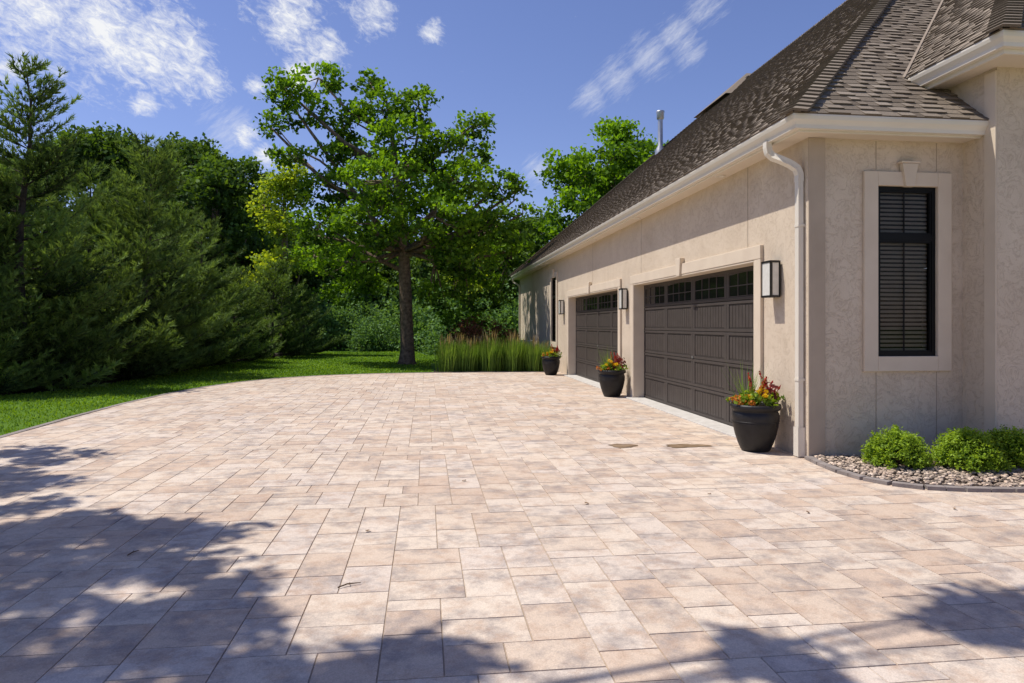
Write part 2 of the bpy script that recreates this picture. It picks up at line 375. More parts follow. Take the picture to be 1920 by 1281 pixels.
# ================================================================== SETTING
mb=MB(); mb.face([(-500,-300,-.03),(500,-300,-.03),(500,700,-.03),(-500,700,-.03)])
tag(mb.build('lawn',M['grass']),kind='structure')
edge=[(-5.2,-6),(-5.45,0),(-5.62,5),(-5.75,10.1),(-5.85,12.4),(-5.85,14.5),(-5.72,16.4),(-5.45,18.1),(-4.95,19.6),(-4.2,20.9),(-3.1,21.8),(-1.6,22.4),(.3,22.72),(2.3,22.75),(4.6,22.5)]
drive=ccw(edge+[(13,22.4),(13,-6)])
mb=MB(); mb.face([(x,y,.003) for x,y in drive]); tag(mb.build('driveway_bed',M['sand']),kind='structure')
U=.146; nx=int(19.2/U); ny=int(28.8/U); X0,Y0=-6.05,-6
occ=np.zeros((ny+5,nx+5),bool); left=np.zeros((ny+5,nx+5),bool); mb=MB(); rp=random.Random(5)
for j in range(ny):
    i=0
    while i<nx:
        if occ[j,i]: i+=1; continue
        Lr=0
        while i+Lr<nx and not occ[j,i+Lr] and Lr<8: Lr+=1
        opts=[]
        for w,h,wt in ((3,2,5),(2,2,2.2),(2,3,3.4),(2,1,1.0),(3,1,.3),(4,2,.6),(3,3,.5)):
            if w<=Lr and (Lr-w!=1):
                # avoid running a seam straight on from the row in front
                pen=.18 if (j>0 and left[j-1,i+w]) else 1.0
                opts+= [(w,h)]*max(1,int(wt*20*pen))
        w,h=rp.choice(opts) if opts else (Lr,min(2,2))
        occ[j:j+h,i:i+w]=True; left[j:j+h,i+w]=True
        x0,y0=X0+i*U,Y0+j*U; x1,y1=x0+w*U,y0+h*U; i+=w
        if x0>4.75 and y0>7.6: continue
        if x0>8 and y0>3: continue
        e=.0013+rp.uniform(0,.001); r=[(x0+e,y0+e),(x1-e,y0+e),(x1-e,y1-e),(x0+e,y1-e)]
        inside=clip(r,drive)
        if len(inside)<3: continue
        sh=rp.random(); zt=.010+rp.uniform(-.001,.001)
        bv=.0024
        if len(inside)==4 and inside==r:
            q=[(x0+e+bv,y0+e+bv),(x1-e-bv,y0+e+bv),(x1-e-bv,y1-e-bv),(x0+e+bv,y1-e-bv)]
        else:
            cx=sum(p[0] for p in inside)/len(inside); cy=sum(p[1] for p in inside)/len(inside)
            q=[(cx+(p[0]-cx)*.98,cy+(p[1]-cy)*.98) for p in inside]
        mb.face([(a,b,zt) for a,b in q],sh)
        for k in range(len(q)):
            k2=(k+1)%len(q)
            mb.face([(inside[k][0],inside[k][1],.002),(inside[k2][0],inside[k2][1],.002),(q[k2][0],q[k2][1],zt),(q[k][0],q[k][1],zt)],sh)
tag(mb.build('driveway',M['paver']),kind='structure')
def edging(path,name,width,length,z0,z1,mat,left=True):
    mb=MB(); pts=[Vector((x,y)) for x,y in path]; 
    res=[];
    for a,b in zip(pts,pts[1:]):
        n=max(1,round((b-a).length/length))
        for k in range(n): res.append(a.lerp(b,k/n))
    res.append(pts[-1])
    for a,b in zip(res,res[1:]):
        t=(b-a).normalized(); nn=Vector((-t.y,t.x))*(1 if left else -1); gq=.004
        a2=a+t*gq; b2=b-t*gq
        q=[a2,b2,b2+nn*width,a2+nn*width]
        mb.prism([(p.x,p.y,z0) for p in q],(0,0,z1-z0),random.random())
    return mb.build(name,mat)
tag(edging([p for p in edge],'driveway_edging',.10,.22,-.03,.016,M['edging'],True),kind='structure')
mb=MB(); mb.box(4.20,4.62,8.60,14.36,0,.03); mb.box(4.20,4.62,15.18,21.05,0,.03); tag(mb.build('threshold',M['concrete'],None,False,.006),kind='structure')
mpx=[(-260,770),(-60,748),(0,740),(110,731),(200,719),(290,704),(370,690),(430,680),(500,670),(575,662),(560,652),(400,648)]
mulch=[g(*p)[:2] for p in mpx]+[(-40,50),(-34,10)]
mb=MB(); mb.face([(x,y,-.024) for x,y in mulch]); tag(mb.build('mulch_bed',M['mulch']),kind='structure')
mb=MB(); mb.face([(.2,22.85,-.02),(4.3,22.7,-.02),(4.3,30,-.02),(.6,28,-.02)]); tag(mb.build('planting_bed',M['mulch']),kind='structure')
gb=[(4.42,7.50),(4.36,7.15),(4.33,6.75),(4.37,6.42),(4.48,6.2),(4.68,6.03),(4.98,5.92),(5.4,5.84),(5.9,5.8),(6.6,5.78),(8.5,5.78)]
mb=MB(); mb.face([(x,y,.03) for x,y in gb]+[(8.5,7.5,.03)]); tag(mb.build('gravel_bed',M['soil']),kind='structure')
tag(edging(gb,'bed_edging',.09,.2,.0,.045,M['edging'],False),kind='structure')
phi=(1+5**.5)/2
ico=np.array([(-1,phi,0),(1,phi,0),(-1,-phi,0),(1,-phi,0),(0,-1,phi),(0,1,phi),(0,-1,-phi),(0,1,-phi),(phi,0,-1),(phi,0,1),(-phi,0,-1),(-phi,0,1)])/1.9
icf=np.array([(0,11,5),(0,5,1),(0,1,7),(0,7,10),(0,10,11),(1,5,9),(5,11,4),(11,10,2),(10,7,6),(7,1,8),(3,9,4),(3,4,2),(3,2,6),(3,6,8),(3,8,9),(4,9,5),(2,4,11),(6,2,10),(8,6,7),(9,8,1)])
V=[];SH=[]
gpoly=gb+[(8.5,7.5)]
def inpoly(x,y,P):
    c=False;n=len(P)
    for i in range(n):
        a=P[i];b=P[i-1]
        if (a[1]>y)!=(b[1]>y) and x<(b[0]-a[0])*(y-a[1])/(b[1]-a[1])+a[0]: c=not c
    return c
cnt=0
while cnt<5200:
    x=random.uniform(4.3,8.0); y=random.uniform(5.75,7.5)
    if not inpoly(x,y,gpoly): continue
    s=random.uniform(.009,.024); ax=np.array([s*random.uniform(.9,1.6),s,s*.7])
    an=random.uniform(0,6.28); R=np.array([[math.cos(an),-math.sin(an),0],[math.sin(an),math.cos(an),0],[0,0,1]])
    p=(ico*(1+RNG.normal(size=(12,1))*.1)*ax)@R.T+np.array([x,y,.036+random.uniform(0,.02)])
    V.append(p[icf].reshape(-1,3)); SH+= [random.random()]*20; cnt+=1
tag(np_mesh('river_gravel',np.concatenate(V),3,M['pebble'],SH),kind='stuff',label='tan and cream river pebbles filling the bed under the window',cat='gravel')
def lawn_blades():
    rng=np.random.default_rng(3); n=170000
    x=rng.uniform(-16,4,n); y=rng.uniform(6,42,n)
    d=x*ST+y*CT; keep=rng.random(n)<np.clip(1.6-d/26,.3,1)
    x,y=x[keep],y[keep]
    inside=np.array([inpoly(a,b,drive) for a,b in zip(x,y)])
    im=np.array([inpoly(a,b,mulch) for a,b in zip(x,y)])
    ok=~inside&~im&~((x>.2)&(y>22.7)&(y<29)); x,y=x[ok],y[ok]; n=len(x)
    d=(x*ST+y*CT)[:,None]
    base=np.stack([x,y,np.full(n,-.03)],1)
    an=rng.uniform(0,6.28,n); w=np.stack([np.cos(an),np.sin(an),np.zeros(n)],1)*(.004+.0009*d)
    tip=np.stack([rng.normal(size=n)*.025,rng.normal(size=n)*.025,rng.uniform(.03,.06,n)],1)
    v=np.stack([base-w,base+w,base+tip],1).reshape(-1,3)
    sh=np.clip(.5+.25*np.sin(x*1.3+y*.7)+rng.normal(size=n)*.2,0,1)
    return v,sh
v,sh=lawn_blades()
tag(np_mesh('lawn_grass',v,3,M['blade'],sh),kind='stuff',label='short green mown grass beside the paved driveway',cat='grass')
# ================================================================== HOUSE
XW,YW=4.38,7.52; XE,YE=3.98,7.12; YF=32.2; YFE=32.6; ZE=3.87; PT=.87; XR=12.0; ZR=ZE+PT*(XR-XE)
house=empty('house',(XW,YW,0),'tan stucco house with brown shingle roof and two dark garage doors','house')
def wall_holes(a0,a1,z0,z1,holes,P,depth,mb):
    A=sorted({a0,a1}|{h[0] for h in holes}|{h[1] for h in holes}); Z=sorted({z0,z1}|{h[2] for h in holes}|{h[3] for h in holes})
    for i in range(len(A)-1):
        for j in range(len(Z)-1):
            ca=(A[i]+A[i+1])/2; cz=(Z[j]+Z[j+1])/2
            if any(h[0]<ca<h[1] and h[2]<cz<h[3] for h in holes): continue
            mb.face([P(A[i],Z[j],0),P(A[i+1],Z[j],0),P(A[i+1],Z[j+1],0),P(A[i],Z[j+1],0)])
    for h in holes:
        b0,b1,c0,c1=h
        mb.face([P(b0,c0,0),P(b0,c1,0),P(b0,c1,depth),P(b0,c0,depth)])
        mb.face([P(b1,c0,0),P(b1,c1,0),P(b1,c1,depth),P(b1,c0,depth)])
        mb.face([P(b0,c1,0),P(b1,c1,0),P(b1,c1,depth),P(b0,c1,depth)])
        mb.face([P(b0,c0,0),P(b1,c0,0),P(b1,c0,depth),P(b0,c0,depth)])
D1=(8.75,14.20); D2=(15.34,20.90); DH=2.42
W1=(5.232,5.993,1.186,3.18); W2=(22.95,23.85,.98,3.18)
XP,YP=6.34,7.02
mb=MB(); PX=lambda a,z,d:(XW+d,a,z); PY=lambda a,z,d:(a,YW+d,z)
wall_holes(YW,YF,0,ZE-.1,[(D1[0],D1[1],0,DH),(D2[0],D2[1],0,DH),W2],PX,.24,mb)
mb.build('garage_wall',M['stucco'],house)
mb=MB(); wall_holes(XW,XP,0,ZE-.1,[W1],PY,.14,mb); mb.build('window_wall',M['stucco'],house)
mb=MB()
mb.face([(XP,YW,0),(XP,YP,0),(XP,YP,4.5),(XP,YW,4.5)]); mb.face([(XP,YP,0),(14,YP,0),(14,YP,4.5),(XP,YP,4.5)])
mb.face([(XP,YW,ZE-.1),(XP,9.2,ZE-.1),(XP,9.2,5.2),(XP,YW,4.5)])
mb.build('projecting_wall',M['stucco'],house)
mb=MB(); mb.face([(XW,YF,0),(20,YF,0),(20,YF,ZE-.1),(XW,YF,ZE-.1)]); mb.face([(20,YF,0),(20,YW,0),(20,YW,ZE-.1),(20,YF,ZE-.1)]); mb.build('rear_wall',M['stucco'],house)
mb=MB(); mb.box(XW-.001,XW+.20,YW-.022,YW-.001,0,ZE-.16); mb.build('corner_band',M['band'],house)
mb=MB(); mb.box(XP-.018,XP-.001,YP+.003,YP+.16,0,4.4); mb.build('corner_band',M['trim'],house)
def joint(b): 
    m=MB(); m.box(*b); m.build('stucco_joint',M['joint'],house)
for y,z0,z1 in ((9.02,2.62,3.71),(13.75,2.62,3.71),(17.9,2.62,3.71),(24.6,.02,3.71),(28.2,.02,3.71)): joint((XW-.003,XW,y,y+.012,z0,z1))
for x in (W1[0]-.01,W1[1]+.0):
    joint((x,x+.009,YW-.003,YW,.04,1.0)); joint((x,x+.009,YW-.003,YW,3.37,3.70))
# ---- door trims
def door_trim(a0,a1,top,kz):
    w=.17; p=.045
    m=MB()
    m.box(XW-p,XW+.0,a0-w,a0,0,top); m.box(XW-p,XW+.0,a1,a1+w,0,top); m.box(XW-p-.004,XW,a0-w-.004,a1+w+.004,top,top+.18)
    m.box(XW-p+.004,XW+.20,a0+.0015,a0+.03,0.03,top-.03); m.box(XW-p+.004,XW+.20,a1-.03,a1-.0015,0.03,top-.03); m.box(XW-p+.004,XW+.20,a0+.0015,a1-.0015,top-.03,top-.002)
    o=m.build('door_trim',M['trim'],house,False,.006)
    m=MB(); c=(a0+a1)/2
    m.prism([(XW-.085,c-.075,top-.03),(XW-.085,c+.075,top-.03),(XW-.085,c+.115,top+.28),(XW-.085,c-.115,top+.28)],(.08,0,0)); m.build('keystone',M['trim'],o,False,.008)
door_trim(D1[0],D1[1],DH,0); door_trim(D2[0],D2[1],DH,0)
# ---- garage doors
def garage_door(a0,a1):
    x=XW+.19; a0+=.03; a1-=.03; top=DH-.03; rows=5; hgt=(top-.03)/rows
    m=MB(); m.box(x+.022,x+.06,a0,a1,.03,top); d=m.build('garage_door',M['groove'],house)
    n=4; cw=(a1-a0)/n
    fr=MB()
    for r in range(rows):
        z0=.03+r*hgt+.005; z1=.03+(r+1)*hgt-.005
        fr.box(x,x+.0215,a0,a1,z0,z0+.045); fr.box(x,x+.0215,a0,a1,z1-.045,z1)
        for c in range(n):
            y0=a0+c*cw; y1=y0+cw
            fr.box(x,x+.0215,y0+.003,y0+.085,z0+.045,z1-.045); fr.box(x,x+.0215,y1-.085,y1-.003,z0+.045,z1-.045)
    fr.build('door_frame',M['door'],d,False,.004)
    for r in range(rows-1):
        z0=.03+r*hgt+.056; z1=.03+(r+1)*hgt-.056
        for c in range(n):
            y0=a0+c*cw+.092; y1=a0+(c+1)*cw-.092
            p=MB(); k=11; w=(y1-y0)/k
            p.box(x+.010,x+.0215,y0,y1,z0,z0+.012); p.box(x+.010,x+.0215,y0,y1,z1-.012,z1)
            for q in range(k): p.box(x+.008,x+.0214,y0+q*w+.006,y0+(q+1)*w-.006,z0+.017,z1-.017)
            p.build('beadboard_panel',M['door'],d)
    z0=.03+(rows-1)*hgt+.055; z1=top-.055
    for c in range(n):
        y0=a0+c*cw+.088; y1=a0+(c+1)*cw-.088
        p=MB(); p.box(x+.014,x+.0195,y0,y1,z0,z1); p.build('window_pane',M['doorglass'],d)
        p=MB(); k=4
        for q in range(1,k): yy=y0+(y1-y0)*q/k; p.box(x+.004,x+.013,yy-.009,yy+.009,z0,z1)
        seg=16
        for q in range(seg):
            t0,t1=q/seg,(q+1)/seg; ya,yb=y0+(y1-y0)*t0,y0+(y1-y0)*t1
            h0=z1-.012-.022*(1-math.sin(math.pi*t0)); h1=z1-.012-.022*(1-math.sin(math.pi*t1))
            p.prism([(x+.003,ya,h0),(x+.003,yb,h1),(x+.003,yb,z1),(x+.003,ya,z1)],(.0103,0,0))
        p.box(x+.0045,x+.0125,y0,y1,z0+(z1-z0)*.45-.008,z0+(z1-z0)*.45+.008)
        p.box(x+.003,x+.0135,y0,y1,z0,z0+.012)
        p.build('muntin',M['door'],d)
    p=MB(); c=(a0+a1)/2; p.box(x-.012,x,c-.02,c+.02,.98,1.02); p.build('keyhole_plate',M['metal'],d)
    p=MB(); p.box(x-.004,x+.05,a0,a1,.012,.03); p.build('bottom_seal',M['black'],d)
garage_door(*D1); garage_door(*D2)
# ---- windows
def window(W,P):
    a0,a1,z0,z1=W
    def bx(m,b0,b1,c0,c1,d0,d1):
        p=P(b0,c0,d0); q=P(b1,c1,d1); m.box(min(p[0],q[0]),max(p[0],q[0]),min(p[1],q[1]),max(p[1],q[1]),c0,c1)
    m=MB(); w=.175; hw=.165
    bx(m,a0-w,a0,z0-w,z1+hw,-.04,-.001); bx(m,a1,a1+w,z0-w,z1+hw,-.04,-.001)
    bx(m,a0,a1,z0-w,z0,-.04,-.001); bx(m,a0,a1,z1,z1+hw,-.04,-.001)
    tr=m.build('window_trim',M['trim'],house,False,.006)
    m=MB(); c=(a0+a1)/2
    pts=[P(c-.055,z1-.01,-.075),P(c+.055,z1-.01,-.075),P(c+.10,z1+.26,-.075),P(c-.10,z1+.26,-.075)]
    v=Vector(P(0,0,.07))-Vector(P(0,0,0)); m.prism(pts,v); bx(m,c-.12,c+.12,z1+.262,z1+.285,-.085,-.001)
    m.build('keystone',M['trim'],tr,False,.006)
    f=MB(); t=.045; tz=z0+(z1-z0)*.70
    bx(f,a0,a0+t,z0,z1,.01,.08); bx(f,a1-t,a1,z0,z1,.01,.08); bx(f,a0+t,a1-t,z0,z0+t,.01,.08); bx(f,a0+t,a1-t,z1-t,z1,.01,.08); bx(f,a0+t,a1-t,tz-.04,tz+.04,.012,.078)
    for (s0,s1) in ((z0+t,tz-.04),(tz+.04,z1-t)):
        bx(f,a0+t,a0+t+.02,s0,s1,.022,.07); bx(f,a1-t-.02,a1-t,s0,s1,.022,.07); bx(f,a0+t+.02,a1-t-.02,s0,s0+.02,.022,.07); bx(f,a0+t+.02,a1-t-.02,s1-.02,s1,.022,.07)
    win=f.build('window',M['winframe'],house)
    m=MB(); bx(m,a0+t+.02,a1-t-.02,z0+t+.02,z1-t-.02,.050,.054); m.build('pane',M['glass'],win)
    m=MB(); bx(m,c-.008,c+.008,z0+t,tz-.04,.040,.046); bx(m,c-.008,c+.008,tz+.04,z1-t,.040,.046)
    m.build('muntin',M['winframe'],win)
    m=MB(); z=z0+.06
    while z<z1-.05:
        p=[P(a0+.05,z,.075),P(a1-.05,z,.075),P(a1-.05,z+.032,.092),P(a0+.05,z+.032,.092)]
        m.face(p); z+=.05
    m.build('blind',M['blind'],win)
    m=MB(); m.face([P(a0-.05,z0-.05,.3),P(a1+.05,z0-.05,.3),P(a1+.05,z1+.05,.3),P(a0-.05,z1+.05,.3)]); m.build('window_back',M['interior'],win)
window(W1,PY); window(W2,PX)
# ---- wall lamps
def wall_lamp(yc):
    z0,z1=1.90,2.35; w=.115; x0,x1=XW-.155,XW-.03
    m=MB(); m.box(XW-.02,XW,yc-.07,yc+.07,z0+.06,z1-.04)
    m.box(XW-.035,XW-.02,yc-w,yc+w,z0,z1)
    for yy in (yc-w,yc+w-.016): m.box(x0,x0+.016,yy,yy+.016,z0,z1)
    m.box(x0,x1-.006,yc-w-.004,yc+w+.004,z1-.022,z1+.004); m.box(x0,x1-.006,yc-w-.004,yc+w+.004,z0-.004,z0+.022)
    for yy in (yc-w-.001,yc+w-.009): m.box(x0+.02,x0+.03,yy,yy+.01,z0,z1)
    l=m.build('wall_lamp',M['black'],house)
    m=MB(); m.box(x0+.006,x1-.012,yc-w+.006,yc+w-.006,z0+.023,z1-.023); m.build('glass_shade',M['lampglass'],l)
for y in (8.22,14.77,21.75): wall_lamp(y)
# ---- roof
def shingles(O,Ud,Vd,poly,parent,name='roof_slope',expo=.13,seed=1,vmin=0,maxw=.26):
    O,Ud,Vd=Vector(O),Vector(Ud).normalized(),Vector(Vd).normalized(); Nn=Ud.cross(Vd).normalized()
    if Nn.z<0: Nn=-Nn
    poly=ccw(poly); rr=random.Random(seed); mb=MB()
    us=[p[0] for p in poly]; vs=[p[1] for p in poly]
    mb.face([O+Ud*u+Vd*v-Nn*.006 for u,v in poly],.2)
    v=min(vs)
    while v<max(vs):
        u=min(us)-rr.random()*.3; raised=rr.random()<.5
        while u<max(us):
            w=rr.uniform(.09,maxw); raised=not raised
            q=clip([(u,v),(u+w,v),(u+w,v+expo+.01),(u,v+expo+.01)],poly); u+=w
            if len(q)<3: continue
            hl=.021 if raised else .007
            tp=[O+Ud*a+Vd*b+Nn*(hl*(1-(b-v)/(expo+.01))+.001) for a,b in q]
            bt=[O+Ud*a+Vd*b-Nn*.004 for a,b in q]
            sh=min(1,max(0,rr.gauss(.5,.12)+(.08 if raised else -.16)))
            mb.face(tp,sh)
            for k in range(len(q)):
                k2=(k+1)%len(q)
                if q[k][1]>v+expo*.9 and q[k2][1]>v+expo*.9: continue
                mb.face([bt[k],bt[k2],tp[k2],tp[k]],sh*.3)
        v+=expo
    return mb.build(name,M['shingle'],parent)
roofbase=MB()
A=(XE+.05,YE+.05,ZE-.02);B=(XE+.05,YFE-.05,ZE-.02);Cc=(20,YFE-.05,ZE-.02);Dd=(20,YE+.05,ZE-.02)
R1=(XR,YE+(XR-XE),ZR-.06);R2=(XR,YFE-(XR-XE),ZR-.06)
roofbase.face([A,B,R2,R1]); roofbase.face([Cc,Dd,R1,R2]); roofbase.face([A,R1,Dd]); roofbase.face([B,Cc,R2]); 
roof=roofbase.build('roof',M['shingle'],house)
k=math.sqrt(1+PT*PT); Ls=(XR-XE)*k
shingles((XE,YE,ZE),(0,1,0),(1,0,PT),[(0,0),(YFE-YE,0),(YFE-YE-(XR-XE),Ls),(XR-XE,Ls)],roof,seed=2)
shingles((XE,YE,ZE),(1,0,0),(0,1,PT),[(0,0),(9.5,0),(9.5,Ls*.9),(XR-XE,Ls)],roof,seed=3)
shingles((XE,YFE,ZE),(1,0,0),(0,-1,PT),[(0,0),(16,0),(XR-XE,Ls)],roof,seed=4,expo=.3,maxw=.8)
XE2,YE2,ZE2=5.94,6.50,4.62
vy=YE+(ZE2-ZE)/PT
shingles((XE2,YE2,ZE2),(0,1,0),(1,0,PT),[(0,0),(vy-YE2,0),(vy-YE2+5,5*k),(5,5*k)],roof,seed=5)
shingles((XE2,YE2,ZE2),(1,0,0),(0,1,PT),[(0,0),(8,0),(8,5*k),(5,5*k)],roof,seed=6)
mb=MB(); mb.face([(XE2+.05,YE2+.05,ZE2-.03),(14,YE2+.05,ZE2-.03),(14,YE2+5,ZE2-.03+5*PT),(XE2+5,YE2+5,ZE2-.03+5*PT)]); mb.face([(XE2+.05,YE2+.05,ZE2-.03),(XE2+.05,vy,ZE2-.03),(XE2+5,vy+5,ZE2-.03+5*PT),(XE2+5,YE2+5,ZE2-.03+5*PT)]); mb.build('roof_deck',M['shingle'],roof)
# small cross ridge peak at the far end of the main ridge
s_=1.5; ap=Vector((XR+.05,YFE-(XR-XE)+.35,ZR+.24)); hz=s_*PT
mb=MB(); b=ap+Vector((5,0,0))
mb.face([ap,ap+Vector((-s_,-s_,-hz)),b+Vector((0,-s_,-hz)),b],.55); mb.face([ap,ap+Vector((-s_,s_,-hz)),ap+Vector((-s_,-s_,-hz))],.35); mb.face([ap,b,b+Vector((0,s_,-hz)),ap+Vector((-s_,s_,-hz))],.4)
mb.build('cross_roof',M['shingle'],roof)
def hipcap(A,B,Sa,Sb,parent,w=.15,name='hip_cap'):
    A,B=Vector(A),Vector(B); D=(B-A).normalized(); L=(B-A).length
    Sa=(Vector(Sa)-D*Vector(Sa).dot(D)).normalized(); Sb=(Vector(Sb)-D*Vector(Sb).dot(D)).normalized()
    N=-(Sa+Sb)
    N=D.cross(Sa-Sb).normalized() if N.length<.05 else N.normalized()
    if N.z<0: N=-N
    m=MB(); s=0; rr=random.Random(9)
    while s<L:
        e=min(s+.16,L); lo=.055; hi=.028; sh=rr.uniform(.4,.8)
        c0=A+D*s+N*lo; c1=A+D*e+N*hi
        l0=c0+Sa*w-N*.045; r0=c0+Sb*w-N*.045; l1=c1+Sa*w-N*.045; r1=c1+Sb*w-N*.045
        m.face([c0,c1,l1,l0],sh); m.face([c0,c1,r1,r0],sh-.1)
        dn=-N*.03
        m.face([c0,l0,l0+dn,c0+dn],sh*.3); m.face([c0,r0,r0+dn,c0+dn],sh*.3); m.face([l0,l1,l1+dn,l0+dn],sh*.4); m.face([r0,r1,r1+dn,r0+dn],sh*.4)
        s+=.135
    return m.build(name,M['shingle'],parent)
tr=Vector((XR,YE+(XR-XE),ZR)); tf=Vector((XR,YFE-(XR-XE),ZR))
hipcap((XE,YE,ZE),tr,(-1,1,0),(1,-1,0),roof)
hipcap(tr,tf,(-1,0,-PT),(1,0,-PT),roof,name='ridge_cap')
hipcap((XE,YFE,ZE),tf,(-1,-1,0),(1,1,0),roof)
hipcap((XE2,YE2,ZE2),(XE2+5,YE2+5,ZE2+5*PT),(-1,1,0),(1,-1,0),roof)
m=MB(); a=Vector((XE2,vy,ZE2+.02)); b=Vector((XE2+5,vy+5,ZE2+.02+5*PT)); 
m.face([a+Vector((.0,.0,.01)),b+Vector((0,0,.01)),b+Vector((-.035,.0,.012)),a+Vector((-.035,0,.012))]); m.build('valley_flashing',M['band'],roof)
# ---- gutters
PROF=[(0,0),(0,-.145),(.068,-.145),(.074,-.105),(.088,-.08),(.108,-.055),(.118,-.02),(.118,0),(.104,0),(.104,-.012),(.06,-.03),(0,-.03)]
def gutter(path,dirs,z,name='gutter'):
    m=MB(); P=[]
    for (x,y),(dx,dy) in zip(path,dirs): P.append([(x+dx*o,y+dy*o,z+zz) for o,zz in PROF])
    for i in range(len(P)-1):
        for j in range(len(PROF)):
            j2=(j+1)%len(PROF); m.face([P[i][j],P[i+1][j],P[i+1][j2],P[i][j2]])
    m.face(P[0]); m.face(P[-1]); return m.build(name,M['white'],house)
fo=.12
gt=gutter([(XE+fo,YFE-fo),(XE+fo,YE+fo),(6.5,YE+fo)],[(-1,0),(-1,-1),(0,-1)],ZE-.005)
gt2=gutter([(XE2+fo,vy-.05),(XE2+fo,YE2+fo),(14,YE2+fo)],[(-1,0),(-1,-1),(0,-1)],ZE2-.005)
m=MB(); m.box(XE+fo,XE+fo+.03,YE+fo,YFE-.02,ZE-.17,ZE-.02); m.box(XE+fo+.03,6.5,YE+fo+.002,YE+fo+.03,ZE-.17,ZE-.02); m.box(XE2+fo,XE2+fo+.03,YE2+fo,vy+.05,ZE2-.2,ZE2-.03); m.box(XE2+fo+.03,14,YE2+fo+.002,YE2+fo+.03,ZE2-.2,ZE2-.03)
m.build('fascia',M['white'],house)
m=MB()
m.box(XE+.06,XE+.13,YE+.0,YFE,ZE-.004,ZE+.012); m.box(XE+.13,6.6,YE+.06,YE+.13,ZE-.004,ZE+.012); m.box(XE2+.06,XE2+.13,YE2,vy,ZE2-.004,ZE2+.012); m.box(XE2+.13,14,YE2+.06,YE2+.13,ZE2-.004,ZE2+.012); m.build('drip_edge',M['drip'],house)
m=MB(); m.box(XE+fo+.03,XW+.05,YE+fo+.03,YFE-.03,ZE-.155,ZE-.14); m.box(XW+.05,6.4,YE+fo+.03,YW+.05,ZE-.155,ZE-.14)
sf=m.build('soffit',M['soffit'],house)
m=MB(); m.box(XE2+fo+.03,XP+.05,YE2+fo+.03,vy+.3,ZE2-.18,ZE2-.165); m.box(XP+.05,14,YE2+fo+.03,YP+.05,ZE2-.18,ZE2-.165); m.build('soffit',M['soffit'],house)
for y in (9.6,13.6,17.2,24,29):
    m=MB(); m.lathe([(.0,-.004),(.045,-.004),(.05,-.012),(.075,-.012),(.078,0)],(4.235,y,ZE-.156),20); m.build('downlight',M['white'],sf,True)
# ---- downspouts
def rect_sweep(path,w,d,m,up=(0,1,0)):
    path=[Vector(p) for p in path]; n=len(path); rings=[]
    for i,p in enumerate(path):
        t=(path[min(i+1,n-1)]-path[max(i-1,0)]).normalized(); b=Vector(up); b=(b-t*b.dot(t)).normalized(); a=t.cross(b)
        prof=[(-1,-1),(-.5,-.86),(0,-1),(.5,-.86),(1,-1),(.88,0),(1,1),(.5,.86),(0,1),(-.5,.86),(-1,1),(-.88,0)]
        rings.append([p+b*(w/2*u)+a*(d/2*v) for u,v in prof])
    for i in range(n-1):
        for j in range(12):
            j2=(j+1)%12; m.face([rings[i][j],rings[i][j2],rings[i+1][j2],rings[i+1][j]])
    m.face(rings[-1])
def downspout(y0,y1,top):
    m=MB(); xg=XE+.06; xw=XW-.045
    pts=[(xg,y0,top),(xg,y0,top-.07),(xg+.01,y0-.01,top-.13),(xg+.05,y0-.03,top-.18),(xg+.12,y0+(y1-y0)*.5,top-.23),(xw-.09,y0+(y1-y0)*.8,top-.29),(xw-.03,y1,top-.35),(xw,y1,top-.42),(xw,y1,top-.5)]
    fine=[]
    for p,q in zip(pts,pts[1:]):
        for t in (0,.33,.66): fine.append(Vector(p).lerp(Vector(q),t))
    fine.append(Vector(pts[-1]))
    rect_sweep(fine,.088,.07,m); rect_sweep([(xw,y1,top-.48),(xw,y1,.30)],.08,.062,m); 
    o=m.build('downspout',M['white'],house)
    m=MB(); rect_sweep([(xw,y1,.36),(xw,y1,.02)],.105,.085,m); m.build('downspout_boot',M['white'],o)
    for z in (.9,2.7):
        m=MB(); m.box(xw-.035,XW,y1-.046,y1+.046,z,z+.03); m.build('strap',M['white'],o)
downspout(7.82,7.63,ZE-.14); downspout(32.1,31.95,ZE-.14)
# ---- flue
fx=9.35; fz=ZE+PT*(fx-XE); fy=YFE-(fx-XE)-.35
m=MB(); m.lathe([(.22,-.2),(.2,.05),(.1,.22),(.1,1.25)],(fx,fy,fz),16); fl=m.build('roof_flue',M['metal'],house,True)
m=MB(); m.lathe([(.0,1.62),(.16,1.6),(.17,1.56),(.15,1.5),(.15,1.32),(.13,1.28),(.10,1.25)],(fx,fy,fz),16); m.build('flue_cap',M['metal'],fl,True)
# ---- condenser beside far wall
cu=empty('air_conditioner',(3.95,27.65,0),'grey air conditioning box beside the far garage wall, behind the tall grasses','air conditioner')
m=MB(); m.box(3.62,4.28,27.3,28.0,.06,.95); m.build('casing',M['grey'],cu,False,.02)
m=MB()
for q in range(12): z=.14+q*.06; m.box(3.605,3.618,27.34,27.96,z,z+.02); m.box(3.66,4.24,27.285,27.298,z,z+.02)
m.build('louvre',M['metal'],cu)
m=MB(); m.box(3.55,4.33,27.2,28.1,-.03,.05); m.build('pad',M['concrete'],cu)
